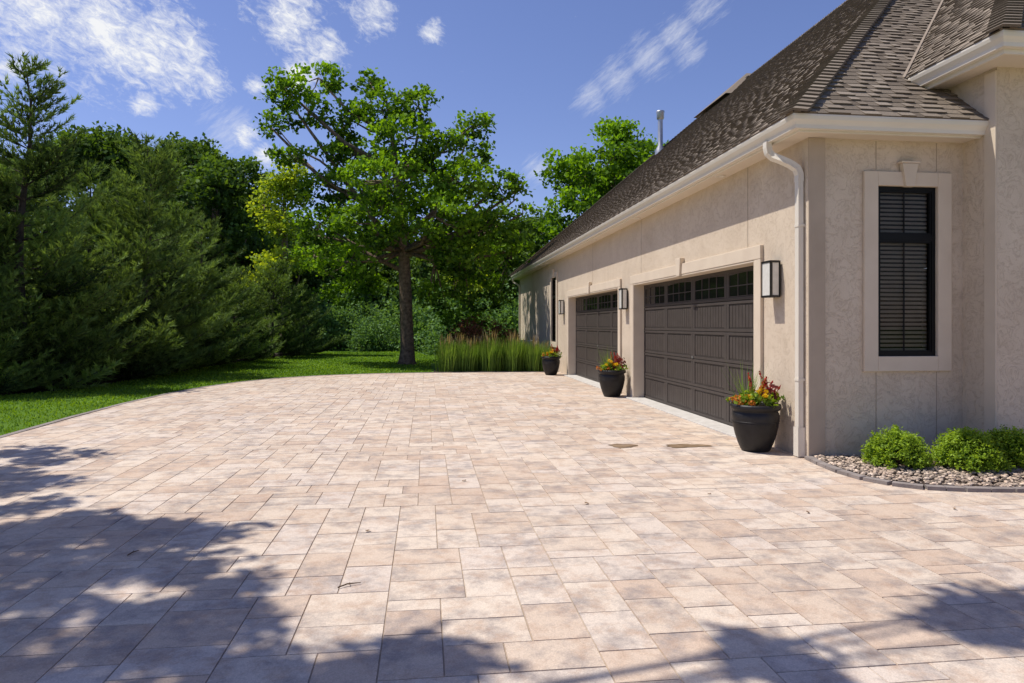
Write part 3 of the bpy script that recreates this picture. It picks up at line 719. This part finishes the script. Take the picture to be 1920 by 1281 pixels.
# ================================================================== POTS
def planter(loc,label,seed):
    rng=np.random.default_rng(seed); rr=random.Random(seed)
    root=empty('flower_planter',loc,label,'flower pot','black flower pots along the garage wall')
    m=MB(); m.lathe([(0,.0),(.160,0),(.178,.02),(.212,.1),(.244,.2),(.266,.3),(.279,.40),(.279,.44),(.272,.465),(.262,.48),(.262,.495),(.284,.505),(.298,.525),(.302,.55),(.292,.572),(.278,.575),(.265,.56),(.258,.5)],loc,40)
    p=m.build('pot',M['pot'],root,True)
    m=MB()
    for z,r in ((.345,.271),(.365,.274)): m.lathe([(r,z-.006),(r+.008,z),(r,z+.006)],loc,40)
    m.build('pot_ring',M['pot'],p,True)
    m=MB(); m.lathe([(0,.535),(.15,.54),(.265,.53)],loc,24); m.build('soil',M['soil'],root)
    def ball(name,mat,spots,leaf,n,r,each=False):
        P=[];S=[]
        for (x,y,z) in spots:
            d=norm(rng.normal(size=(n,3)))*rng.uniform(.5,1,(n,1))*r; d[:,2]*=.8
            q=d+np.array([x,y,z]); s_=np.clip(.5+.3*rng.normal(size=n),0,1)
            if each: np_mesh(name,leaves_from(q,leaf,leaf*.6,rng,.8),4,M[mat],s_,root)
            P.append(q); S.append(s_)
        if not each: return np_mesh(name,leaves_from(np.concatenate(P),leaf,leaf*.6,rng,.8),4,M[mat],np.concatenate(S),root)
    sp=lambda n,R,z0,z1:[((lambda a,q:(q*math.cos(a),q*math.sin(a),rr.uniform(z0,z1)))(rr.uniform(0,6.28),R*rr.random()**.5)) for _ in range(n)]
    ball('foliage','boxleaf',sp(30,.28,.55,.68),.055,20,.085)
    ball('orange_leaf','orange',[(-.2+rr.uniform(-.1,.09),-.06+rr.uniform(-.15,.15),.58+rr.uniform(0,.09)) for _ in range(9)],.035,20,.05)
    ball('yellow_flower','yellow',[(-.05+rr.uniform(-.14,.13),-.16+rr.uniform(-.08,.1),.69+rr.uniform(-.02,.1)) for _ in range(6)],.028,50,.038,True)
    ball('dark_leaf','darkred',[(.12+rr.uniform(-.1,.13),rr.uniform(-.17,.14),.64+rr.uniform(0,.16)) for _ in range(9)],.085,9,.10)
    for _ in range(7):
        bx_,by_=.12+rr.uniform(-.15,.12),rr.uniform(-.15,.1); hh=rr.uniform(.14,.26); z0=rr.uniform(.64,.76); lx,ly=rr.uniform(-.08,.1),rr.uniform(-.06,.06)
        n=70; t=rng.random(n)
        a=rng.uniform(0,6.28,n); r=.024*(1-t)+.004
        P=np.stack([bx_+lx*t+r*np.cos(a),by_+ly*t+r*np.sin(a),z0+t*hh],1)
        np_mesh('red_flower',leaves_from(P,.028,.018,rng,1),4,M['red'],rng.random(n),root)
    n=80; b=rng.normal(size=(n,3))*np.array([.04,.04,0])+np.array([-.08,.02,.55]); an=rng.uniform(0,6.28,n); sprd=rng.uniform(.05,.36,n)
    tip=b+np.stack([np.cos(an)*sprd,np.sin(an)*sprd,rng.uniform(.2,.62,n)],1); w=np.stack([-np.sin(an),np.cos(an),0*an],1)*.006
    np_mesh('spiky_grass',np.stack([b-w,b+w,tip],1).reshape(-1,3),3,M['reed'],rng.random(n),root)
planter((4.03,8.10,.012),'black glazed pot of red, yellow and orange flowers, nearest, below the closest wall lamp',21)
planter((4.00,14.62,.012),'black glazed pot of red flowers standing between the two garage doors',22)
planter((3.86,21.2,.012),'black flower pot farthest away, past the second garage door by the grasses',23)
# ================================================================== SHRUBS by window
def small_shrub(loc,r,label,seed):
    rng=np.random.default_rng(seed); root=empty('boxwood_shrub',loc,label,'shrub','low green shrubs in the gravel bed')
    n=700; d=norm(rng.normal(size=(n,3))+np.array([0,0,.1])); d[:,2]=np.abs(d[:,2])
    bump=1+.09*np.sin(5*np.arctan2(d[:,1],d[:,0])+seed)*np.sin(6*d[:,2]+seed)
    tip=d*np.array([r,r,r*1.08])*(rng.uniform(.88,1.10,n)*bump)[:,None]; tip[:,2]+=.05
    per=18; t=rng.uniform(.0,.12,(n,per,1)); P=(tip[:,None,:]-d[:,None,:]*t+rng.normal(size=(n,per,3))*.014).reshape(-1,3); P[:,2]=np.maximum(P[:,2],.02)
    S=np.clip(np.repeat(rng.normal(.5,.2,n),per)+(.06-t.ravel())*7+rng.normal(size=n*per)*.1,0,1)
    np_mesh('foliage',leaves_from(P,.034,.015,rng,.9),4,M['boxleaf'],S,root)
    m=MB(); o=Vector(loc)
    for q in range(14):
        k=Vector(tip[q*29]); m.tube([o,o+k*.5+Vector((0,0,.03)),o+k*.9],[.01,.007,.003],5)
    m.build('stem',M['twig'],root)
small_shrub((5.02,6.88,.03),.32,'round yellow green shrub on its own at the left end of the gravel bed',31)
small_shrub((5.68,6.66,.03),.34,'round yellow green shrub in the middle of the gravel bed, right of the lone one',32)
small_shrub((6.20,6.70,.03),.33,'yellow green shrub at the right end of the gravel bed, beside the projecting wall',33)
# ================================================================== REED GRASSES
def reed(loc,label,seed,grp):
    rng=np.random.default_rng(seed); root=empty('reed_grass_clump',loc,label,'ornamental grass',grp)
    n=620; b=rng.normal(size=(n,3))*np.array([.12,.12,0]); an=np.arctan2(b[:,1],b[:,0])+rng.normal(size=n)*.5; sp=rng.uniform(.03,.28,n); h=rng.uniform(.55,1.12,n)
    tip=b+np.stack([np.cos(an)*sp,np.sin(an)*sp,h],1); mid=(b+tip)/2+np.array([0,0,.1]); w=np.stack([-np.sin(an),np.cos(an),0*an],1)*.009
    v=np.stack([b-w,b+w,mid+w*.9,mid-w*.9],1).reshape(-1,3); v2=np.stack([mid-w*.9,mid+w*.9,tip+w*.1,tip-w*.1],1).reshape(-1,3); s=rng.random(n)
    np_mesh('blades',np.concatenate([v,v2]),4,M['reed'],np.concatenate([s*.8,np.clip(s+.1,0,1)]),root)
    n=24; b=rng.normal(size=(n,3))*np.array([.1,.1,0])+np.array([0,0,.5]); an=rng.uniform(0,6.28,n); sp=rng.uniform(.05,.25,n)
    tip=b+np.stack([np.cos(an)*sp,np.sin(an)*sp,rng.uniform(.6,.92,n)],1); w=np.stack([-np.sin(an),np.cos(an),0*an],1)*.004
    m1=b+(tip-b)*.6; m2=b+(tip-b)*.8
    v=np.concatenate([np.stack([b-w,b+w,m1+w,m1-w],1).reshape(-1,3),np.stack([m1-w*.3,m2-w*3.2,tip,m2+w*3.2],1).reshape(-1,3)]); s=rng.random(n)
    np_mesh('plumes',v,4,M['plume'],np.concatenate([s*.6,s]),root)
    return root
rg='reed grass clumps in a row at the far driveway edge'
rl='feathery green reed grass clump in the row at the far end of the driveway'
r1=reed((.72,23.2,-.02),'feathery green reed grass clump at the left end of the far row',41,rg); r2=reed((1.15,23.25,-.02),rl,42,rg)
for i in range(12):
    x=1.5+i*.235+random.uniform(-.05,.05); y=23.15+(i%3)*.42+random.uniform(-.1,.1)-.15*(i>8)
    dup(random.choice((r1,r2)),(x,y,-.02),random.uniform(0,6.28),random.uniform(.76,1.12),rl,rg)
def bush(name,loc,label,cat,rx,rz,mat,seed,group=None,leaf=.09,n=260,per=26,cr=.11):
    rng=np.random.default_rng(seed); root=empty(name,loc,label,cat,group)
    d=norm(rng.normal(size=(n,3))); d[:,2]=np.abs(d[:,2]); rad=rng.uniform(.45,1.08,(n,1))
    wob=1+.22*np.sin(4*np.arctan2(d[:,1],d[:,0])+seed)[:,None]
    q=d*np.array([rx,rx,rz])*rad*wob; S=np.clip(rng.normal(.45,.2,n)+.25*d[:,2],0,1)
    P=(q[:,None,:]+rng.normal(size=(n,per,3))*cr).reshape(-1,3); P[:,2]=np.maximum(P[:,2],.02)
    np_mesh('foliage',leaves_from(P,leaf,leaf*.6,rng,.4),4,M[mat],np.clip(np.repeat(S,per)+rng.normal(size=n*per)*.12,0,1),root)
    m=MB(); o=Vector(loc)
    for k in range(10): m.tube([o,o+Vector(q[k])*.5,o+Vector(q[k])*.85],[.025,.018,.006],5)
    m.build('stem',M['bark2'],root); return root
b1=bush('barberry_shrub',at(885,26.5,-.02),'dark red leaved shrub behind the left part of the reed grasses','shrub',.85,1.65,'barberry',51)
dup(b1,at(928,27.2,-.02),1.3,.93,'dark red leaved shrub behind the middle of the reed grasses')
# ================================================================== BIG TREE
DT=28.0; TX,TY,_=g(763,682); tree_o=(TX,TY,-.03)
def lobe(px,py,rx,ry,dep=0,rd=None,d=DT,o=tree_o):
    x,y,_=at(px,d+dep); z=H+(610-py)/F*(d+dep); s=(d+dep)/F
    return ((x-o[0],y-o[1],z),(rx*s,(rd or (rx+ry)/2)*s,ry*s))
LB=[(533,165,36,36,-.6),(597,145,42,28,.4),(578,208,50,34,0),(508,238,20,24,.8),(545,288,42,18,-1),(692,152,32,22,.6),(716,205,44,42,-.8),(655,222,42,34,.5),(620,285,34,18,-.6),
(785,200,38,44,-.4),(762,258,62,44,-1.6),(668,288,52,32,1.2),(615,350,50,34,-.8),(725,338,78,48,-2.2),(830,285,50,44,-.8),(885,235,36,26,.4),(905,288,26,24,1.2),
(865,342,58,42,-2),(935,345,44,26,-.4),(975,352,18,14,0),(980,400,26,28,.8),(920,422,50,36,-1.2),(815,405,78,46,-2.6),(700,418,78,46,-2.4),(600,418,48,38,.4),
(590,480,40,32,1),(655,488,62,36,-1.2),(960,470,38,34,.8),(868,478,66,40,-1.5),(775,440,60,30,1.8),(640,548,38,22,1.4),(905,545,54,38,.6),(840,548,52,34,-.8),(692,528,38,22,.8),(865,602,40,28,1.5),
(760,340,90,55,2.2),(690,400,85,50,2.6),(860,400,85,56,2.4)]
lobes=[lobe(*l[:4],dep=l[4]) for l in LB]
def tp(px,py,dep=0):
    x,y,_=at(px,DT+dep); return (x-TX,y-TY,H+(610-py)/F*(DT+dep))
trunk=([(0,0,-.1),(0,0,.15),(.02,0,.6),tp(762,600),tp(760,540),tp(757,470,.1),tp(750,400,.1),tp(742,320,0),tp(735,250,.1),tp(725,190,0)],[.44,.34,.28,.26,.25,.22,.18,.14,.09,.04])
limbs=[([tp(758,470),tp(700,410,-.4),tp(650,340,-.3),tp(600,270,-.2),tp(560,215,-.2),tp(535,165,-.3)],[.13,.11,.09,.07,.045,.02]),
([tp(650,340,-.3),tp(600,300,.3),tp(550,275,.3),tp(520,240,.6)],[.06,.045,.035,.015]),
([tp(755,450),tp(810,400,.3),tp(850,330,.2),tp(880,250,.3)],[.14,.11,.07,.02]),
([tp(757,480),tp(840,450,-.4),tp(910,420,-.5),tp(970,370,-.3)],[.12,.1,.07,.02]),
([tp(760,510),tp(700,480,.5),tp(640,450,.8),tp(590,440,1)],[.10,.08,.06,.02]),
([tp(742,340),tp(780,270,-.2),tp(790,200,-.2)],[.1,.06,.02])]
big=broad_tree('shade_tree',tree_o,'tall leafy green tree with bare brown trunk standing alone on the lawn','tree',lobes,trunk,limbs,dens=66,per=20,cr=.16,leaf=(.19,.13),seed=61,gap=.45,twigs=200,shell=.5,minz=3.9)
# ================================================================== CONIFERS
pg='pine trees in the mulch bed left of the driveway'
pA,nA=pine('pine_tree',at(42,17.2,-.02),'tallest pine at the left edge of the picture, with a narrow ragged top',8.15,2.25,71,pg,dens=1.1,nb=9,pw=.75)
pB,nB=pine('pine_tree',at(275,21.5,-.02),'broad soft pine in the middle of the pine row, its pointed tip against the oaks',7.3,2.8,72,pg,dens=1.05,nb=9,needle=.2,pw=.75)
pC,nC=pine('pine_tree',at(512,33.5,-.02),'small bushy pale pine at the right end of the pine row',4.5,2.0,73,pg,dens=1.1,nb=9,pw=.7)
for s_,px,d,rz,sc,lab in ((pB,168,23.0,1.1,.94,'pine behind and right of the tallest pine, partly hidden by it'),(pB,-95,16.5,2.2,.86,'pine at the very left edge of the picture, beside the tallest one'),(pB,380,26,3.9,.76,'medium pine just right of the broad soft pine'),(pC,118,18.8,5.2,.86,'low pine in front, between the tallest pine and the broad soft pine'),(pB,-10,24,.6,1.0,'pine in the back row at the left picture edge'),(pC,205,19.6,.3,.84,'low young pine at the driveway side of the broad soft pine'),
  (pC,335,24.2,2.6,.86,'low pine filling the gap between the broad soft pine and the medium pine'),(pC,-15,15.8,3.3,.62,'low pine at the foot of the tallest pine'),(pB,90,27,4.4,1.02,'pine in the back row showing above the low pine in front'),(pB,335,31,5.1,.95,'pine in the back row behind the broad soft pine'),(pC,440,29,.7,.86,'small pine between the medium pine and the pale pine'),(pC,570,37,2.1,.8,'small pine on the right, last before the undergrowth')):
    dup(s_,at(px,d,-.02),rz,sc,lab,pg)
print('needles',nA,nB,nC)
# ================================================================== BACKGROUND TREES
def generic(seed,hh,rr_,mat,loc,label,grp,name='oak_tree',dens=9,leaf=(.30,.2),low=.3):
    r=random.Random(seed); lb=[]
    for i in range(22):
        a=r.uniform(0,6.28); t=r.uniform(low,.95); q=rr_*math.sin(math.pi*min(1,t*.85+.12))**.7*r.uniform(.35,.9)
        s=r.uniform(.8,1.5)*rr_/4
        lb.append(((q*math.cos(a),q*math.sin(a),hh*t-.3),(s*1.2,s*1.2,s*.9)))
    lb.append(((0,0,hh-1),(1.2,1.2,1))); 
    return broad_tree(name,loc,label,'tree',lb,([(0,0,0),(0,0,.3),(.1,0,hh*.3),(0,.1,hh*.6),(0,0,hh*.9)],[.35,.28,.22,.15,.04]),(),dens=dens*3.2,per=18,cr=.26,leaf=leaf,mat=mat,seed=seed,group=grp,gap=.5,twigs=90,shell=.4)
bg='trees of the wood behind the lawn'
t1=generic(81,13.6,4.8,'woodleaf',at(215,44,-.03),'dark green oak rising behind the pines on the left',bg)
t2=generic(82,12.4,4.4,'woodleaf',at(400,44,-.03),'spreading oak against the sky just left of the bright yellow green tree',bg)
t3=generic(83,8.8,3.4,'woodleaf',at(905,44,-.03),'dark tree behind the right side of the tall lawn tree',bg,low=.15)
ty=generic(84,10.5,2.0,'yellowleaf',at(533,37.0,-.03),'slender bright yellow green tree in full sun left of the tall lawn tree',bg,'young_tree',dens=13,leaf=(.2,.14))
for src,px,d,rz,sc,lab in ((t2,305,46,1.9,1.04,'oak in the wood between the two oaks behind the pines'),(t1,100,45,2.2,.98,'oak in the wood behind the tallest pine'),(t2,-60,44,.4,1.0,'oak in the wood at the left picture edge'),(t1,375,52,5.4,1.12,'tall oak far back between the pines and the yellow green tree'),(t3,450,45,5.4,1.0,'low dark tree under the oak left of the yellow green tree'),
  (t1,470,50,4.1,.84,'lower oak behind the slender yellow green tree'),(t3,640,50,2.2,1.0,'dark tree behind the left side of the tall lawn tree'),(t3,740,52,3.4,1.02,'dark tree directly behind the trunk of the tall lawn tree'),
  (t3,820,48,5,.95,'dark tree just right of the trunk of the tall lawn tree'),(t3,975,47,.8,1.0,'dark tree beside the far end of the house'),(t3,570,48,1.1,.9,'dark tree behind the slender yellow green tree'),(ty,905,40,1.0,.80,'small yellow green tree behind the right side of the tall lawn tree'),
  (t1,1000,55,2.6,.75,'dark tree rising beyond the far corner of the house'),(t3,690,54,.2,1.1,'dark tree in the wood seen left of the bare trunk')):
    dup(src,at(px,d,-.03),rz,sc,lab,bg)
t4=generic(85,15.4,5.0,'oakleaf',at(1150,46,-.03),'green tree rising behind the garage roof','trees behind the house',dens=8)
ug='bushes along the edge of the wood'
u1=bush('woodland_bush',at(640,44,-.03),'leafy bush at the wood edge left of the tall tree trunk','bush',1.8,2.9,'bushleaf',91,ug,.19,300,22,.23)
u2=bush('woodland_bush',at(700,42.5,-.03),'low rounded bush just left of the tall tree trunk','bush',1.5,1.9,'bushleaf',92,ug,.16,300,22,.2)
spots=[(610,45,1.1),(590,47,1.3),(660,48,1.4),(735,46,1.3),(800,43,1.1),(845,38,1.0),(870,40,1.3),(905,36,1.0),(945,35,1.0),(965,39,1.3),(540,46,1.3),(480,46,1.3),(430,42,1.1),(360,42,1.2),(780,48,1.5),(700,49,1.5),(300,40,1.1),(990,40,1.2),(830,46,1.5),(920,46,1.5)]
for i,(px,d,sc) in enumerate(spots):
    dup((u1,u2)[i%2],at(px,d,-.03),random.uniform(0,6.28),sc,'green bush in the continuous row along the edge of the wood',ug)
rng=np.random.default_rng(99); n=55000
x=rng.uniform(-62,30,n); y=rng.uniform(56,68,n)-.12*np.abs(x)
top=7.8+1.6*np.sin(x*.45)+1.1*np.sin(x*1.3+2)
z=rng.random(n)**.8*top
P=np.stack([x,y,z],1)
tag(np_mesh('far_wood',leaves_from(P,.75,.55,rng,.3),4,M['farleaf'],np.clip(rng.normal(.25,.2,n),0,1)),kind='stuff',label='dense dark wood far behind the lawn and pines',cat='wood')
# ================================================================== TREE OUTSIDE THE FRAME (its shade falls on the drive)
AL=math.radians(22); EL=math.radians(63)
sx=-math.cos(AL)/math.tan(EL); sy=math.sin(AL)/math.tan(EL)
o2=(-9.5,.5,-.03); sl=[]; r8=random.Random(4)
for (px,py,rx) in ((20,850,.45),(110,858,.42),(-40,900,.7),(20,915,.5),(60,950,.3),(30,1005,.5),(120,1000,.5),(210,995,.45),(300,1000,.42),(395,1005,.33),(60,1060,.5),(180,1055,.45),(290,1060,.38),(370,1070,.3),(440,1110,.22),(360,1130,.24),(450,1150,.16),(50,1120,.3),(150,1110,.3),(270,1150,.2),(200,1200,.28),(430,1185,.2),(330,1230,.26),(60,1235,.32),(480,1245,.2),(180,1275,.3),(420,1275,.22),(30,1180,.2),
    (700,1245,.12),(790,1225,.14),(860,1258,.14),(760,1280,.17),(620,1280,.12),(1415,1212,.07),(1450,1245,.11),(1520,1280,.14),(1780,1170,.06),(1835,1145,.10),(1905,1130,.15),(1890,1190,.08)):
    gx,gy,_=g(px,py); zz=r8.uniform(7.6,8.6); sl.append(((gx+sx*zz-o2[0],gy+sy*zz-o2[1],zz),(rx,rx,rx*.6)))
for (gx,gy,rx) in ((-3.5,2.0,1.0),(-5,3.6,1.1),(-6.5,5,1.4),(-1.5,1.5,.7),(-7.5,8,1.3)):
    zz=8; sl.append(((gx+sx*zz-o2[0],gy+sy*zz-o2[1],zz),(rx,rx,rx*.6)))
broad_tree('overhanging_tree',o2,'large tree beside the driveway outside the picture whose shade falls on the pavers','tree',sl,([(0,0,-.1),(0,0,.4),(.2,.1,2.5),(.6,.4,4.5),(1.2,.9,6.2),(1.6,1.2,7.5)],[.55,.42,.36,.3,.22,.1]),(),dens=150,per=22,cr=.095,leaf=(.15,.10),seed=62,gap=.2,twigs=40,shell=.1,thin=.2)
# ================================================================== SMALL THINGS ON THE DRIVE
def twig(px,py,an,L,label):
    x,y,_=g(px,py); m=MB(); c,s=math.cos(an),math.sin(an)
    m.tube([(x-L*c,y-L*s,.019),(x-.2*L*c,y-.2*L*s+.012,.024),(x+L*c,y+L*s,.02)],[.004,.004,.002],6); m.tube([(x,y,.022),(x+.3*L*c-.02,y+.3*L*s+.03,.022)],[.003,.0015],5)
    tag(m.build('twig',M['twig']),label,'twig')
twig(655,1103,.45,.07,'small forked twig lying on the pavers in the foreground centre'); twig(250,1042,1.2,.05,'tiny twig lying in the shade on the left of the driveway')
def dleaf(px,py,label):
    x,y,_=g(px,py); s=random.uniform(.015,.03); a=random.uniform(0,6.28); m=MB()
    P=[(1,0,.0),(.4,.5,.3),(-.6,.45,.15),(-1,0,.5),(-.5,-.5,.2),(.5,-.4,.35)]
    m.face([(x+s*(u*math.cos(a)-v*math.sin(a)),y+s*(u*math.sin(a)+v*math.cos(a)),.016+s*w) for u,v,w in P]); tag(m.build('fallen_leaf',M['dryleaf']),label,'leaf','fallen dry leaves on the driveway')
for px,py in ((1515,965),(1790,958),(1100,948),(555,760),(690,1000),(410,790),(1330,930),(870,905)): dleaf(px,py,'small dry brown leaf fragment lying on the pavers')
def stain(px,py,rx,ry,label,seed):
    x,y,_=g(px,py); r=random.Random(seed); m=MB(); P=[]
    for k in range(36):
        a=2*math.pi*k/36; q=1+.16*math.sin(3*a+seed)+.1*math.sin(7*a+seed*2)+.06*r.uniform(-1,1); P.append((x+rx*q*math.cos(a),y+ry*q*math.sin(a),.0152))
    m.face(P); tag(m.build('wet_patch',M['stain']),label,'wet patch')
stain(1168,838,.17,.14,'brown wet patch on the pavers, left of the two near the first garage door',1); stain(1287,838,.28,.13,'long brown wet patch on the pavers, right of the two near the first garage door',2)
# ================================================================== LIGHT
sc=bpy.context.scene
w=bpy.data.worlds.new('World'); sc.world=w; w.use_nodes=True; nt=w.node_tree; N=nt.nodes; L=nt.links; N.clear()
out=N.new('ShaderNodeOutputWorld'); bgn=N.new('ShaderNodeBackground'); L.new(bgn.outputs[0],out.inputs[0]); bgn.inputs[1].default_value=.115
sky=N.new('ShaderNodeTexSky'); sky.sky_type='NISHITA'; sky.sun_disc=False; sky.sun_elevation=EL; sky.sun_rotation=math.atan2(-math.cos(AL),math.sin(AL)); sky.altitude=300; sky.air_density=1.0; sky.dust_density=.6; sky.ozone_density=2.0
tint=N.new('ShaderNodeMix'); tint.data_type='RGBA'; tint.blend_type='MULTIPLY'; tint.inputs[0].default_value=1; L.new(sky.outputs[0],tint.inputs[6]); tint.inputs[7].default_value=(.95,.90,1.16,1)
tc=N.new('ShaderNodeTexCoord')
def dirv(px,py):
    r=(px-960)/F; u=(610-py)/F; v=Vector((r*CT+ST,-r*ST+CT,u)).normalized(); return v
def mask(px,py,rad,soft=.5):
    v=dirv(px,py); d=N.new('ShaderNodeVectorMath'); d.operation='DISTANCE'; L.new(tc.outputs['Generated'],d.inputs[0]); d.inputs[1].default_value=v
    mr=N.new('ShaderNodeMapRange'); mr.interpolation_type='SMOOTHSTEP'; mr.inputs['From Min'].default_value=rad/F*1.15; mr.inputs['From Max'].default_value=0; L.new(d.outputs['Value'],mr.inputs['Value']); return mr.outputs[0]
def mmax(ls):
    o=ls[0]
    for l in ls[1:]:
        m=N.new('ShaderNodeMath'); m.operation='MAXIMUM'; L.new(o,m.inputs[0]); L.new(l,m.inputs[1]); o=m.outputs[0]
    return o
def cloud(rot,scale,ns,lo,hi,masks,dist=.3,fine=34,fw=.5,op=1.0):
    r1_=N.new('ShaderNodeVectorRotate'); r1_.rotation_type='Y_AXIS'; r1_.inputs['Angle'].default_value=rot; L.new(tc.outputs['Generated'],r1_.inputs['Vector'])
    ml=N.new('ShaderNodeVectorMath'); ml.operation='MULTIPLY'; ml.inputs[1].default_value=scale; L.new(r1_.outputs[0],ml.inputs[0])
    n=N.new('ShaderNodeTexNoise'); n.inputs['Scale'].default_value=ns; n.inputs['Detail'].default_value=12; n.inputs['Roughness'].default_value=.62; n.inputs['Distortion'].default_value=dist; L.new(ml.outputs[0],n.inputs['Vector'])
    n2=N.new('ShaderNodeTexNoise'); n2.inputs['Scale'].default_value=fine; n2.inputs['Detail'].default_value=9; n2.inputs['Roughness'].default_value=.72; n2.inputs['Distortion'].default_value=.5; L.new(ml.outputs[0],n2.inputs['Vector'])
    mxn=N.new('ShaderNodeMath'); mxn.operation='MULTIPLY_ADD'; mxn.inputs[1].default_value=fw; L.new(n2.outputs['Fac'],mxn.inputs[0])
    s1=N.new('ShaderNodeMath'); s1.operation='MULTIPLY'; s1.inputs[1].default_value=1-fw; L.new(n.outputs['Fac'],s1.inputs[0]); L.new(s1.outputs[0],mxn.inputs[2])
    mk=mmax(masks)
    a=N.new('ShaderNodeMath'); a.operation='MULTIPLY_ADD'; L.new(mk,a.inputs[0]); a.inputs[1].default_value=.30; L.new(mxn.outputs[0],a.inputs[2])
    mr=N.new('ShaderNodeMapRange'); mr.inputs['From Min'].default_value=lo; mr.inputs['From Max'].default_value=hi; mr.inputs['To Max'].default_value=op; L.new(a.outputs[0],mr.inputs['Value']); 
    pw=N.new('ShaderNodeMath'); pw.operation='POWER'; pw.inputs[1].default_value=1.3; L.new(mr.outputs[0],pw.inputs[0]); return pw.outputs[0]
cA=cloud(math.radians(-25),(1,1,1.8),13,.63,.86,[mask(60,0,190),mask(180,50,160),mask(270,90,130),mask(340,120,105),mask(400,155,55),mask(540,30,100),mask(590,90,80),mask(560,140,60),mask(690,20,80),mask(20,130,55),mask(480,160,36),mask(460,255,40),mask(270,190,40),mask(805,55,36),mask(495,290,34)],fine=55,fw=.55)
cB=cloud(math.radians(38),(1,1,4.5),8,.64,1.0,[mask(1320,10,70),mask(1270,60,60),mask(1215,110,70),mask(1160,155,70),mask(1110,188,60),mask(1290,95,50),mask(430,240,80),mask(1010,320,50)],fine=36,fw=.5,op=.75)
cm=mmax([cA,cB])
mx=N.new('ShaderNodeMix'); mx.data_type='RGBA'; L.new(cm,mx.inputs[0]); L.new(tint.outputs[2],mx.inputs[6]); mx.inputs[7].default_value=(7.9,8.0,8.2,1)
L.new(mx.outputs[2],bgn.inputs[0])
sun=bpy.data.lights.new('sun','SUN'); sun.energy=5.0; sun.angle=math.radians(.53); sun.color=(1,.95,.865)
so=bpy.data.objects.new('sun',sun); C.objects.link(so)
sv=Vector((-math.cos(AL)*math.cos(EL),math.sin(AL)*math.cos(EL),math.sin(EL))); so.rotation_euler=sv.to_track_quat('Z','Y').to_euler(); so.location=sv*30
cam=bpy.data.cameras.new('camera'); cam.sensor_width=36; cam.lens=36*F/1920; cam.shift_y=-30.5/1920; cam.clip_end=2000; cam.clip_start=.05
co=bpy.data.objects.new('camera',cam); C.objects.link(co); co.location=(0,0,H); co.rotation_euler=(math.pi/2,0,-TH); sc.camera=co
sc.view_settings.view_transform='Standard'; sc.view_settings.look='None'; sc.view_settings.exposure=0
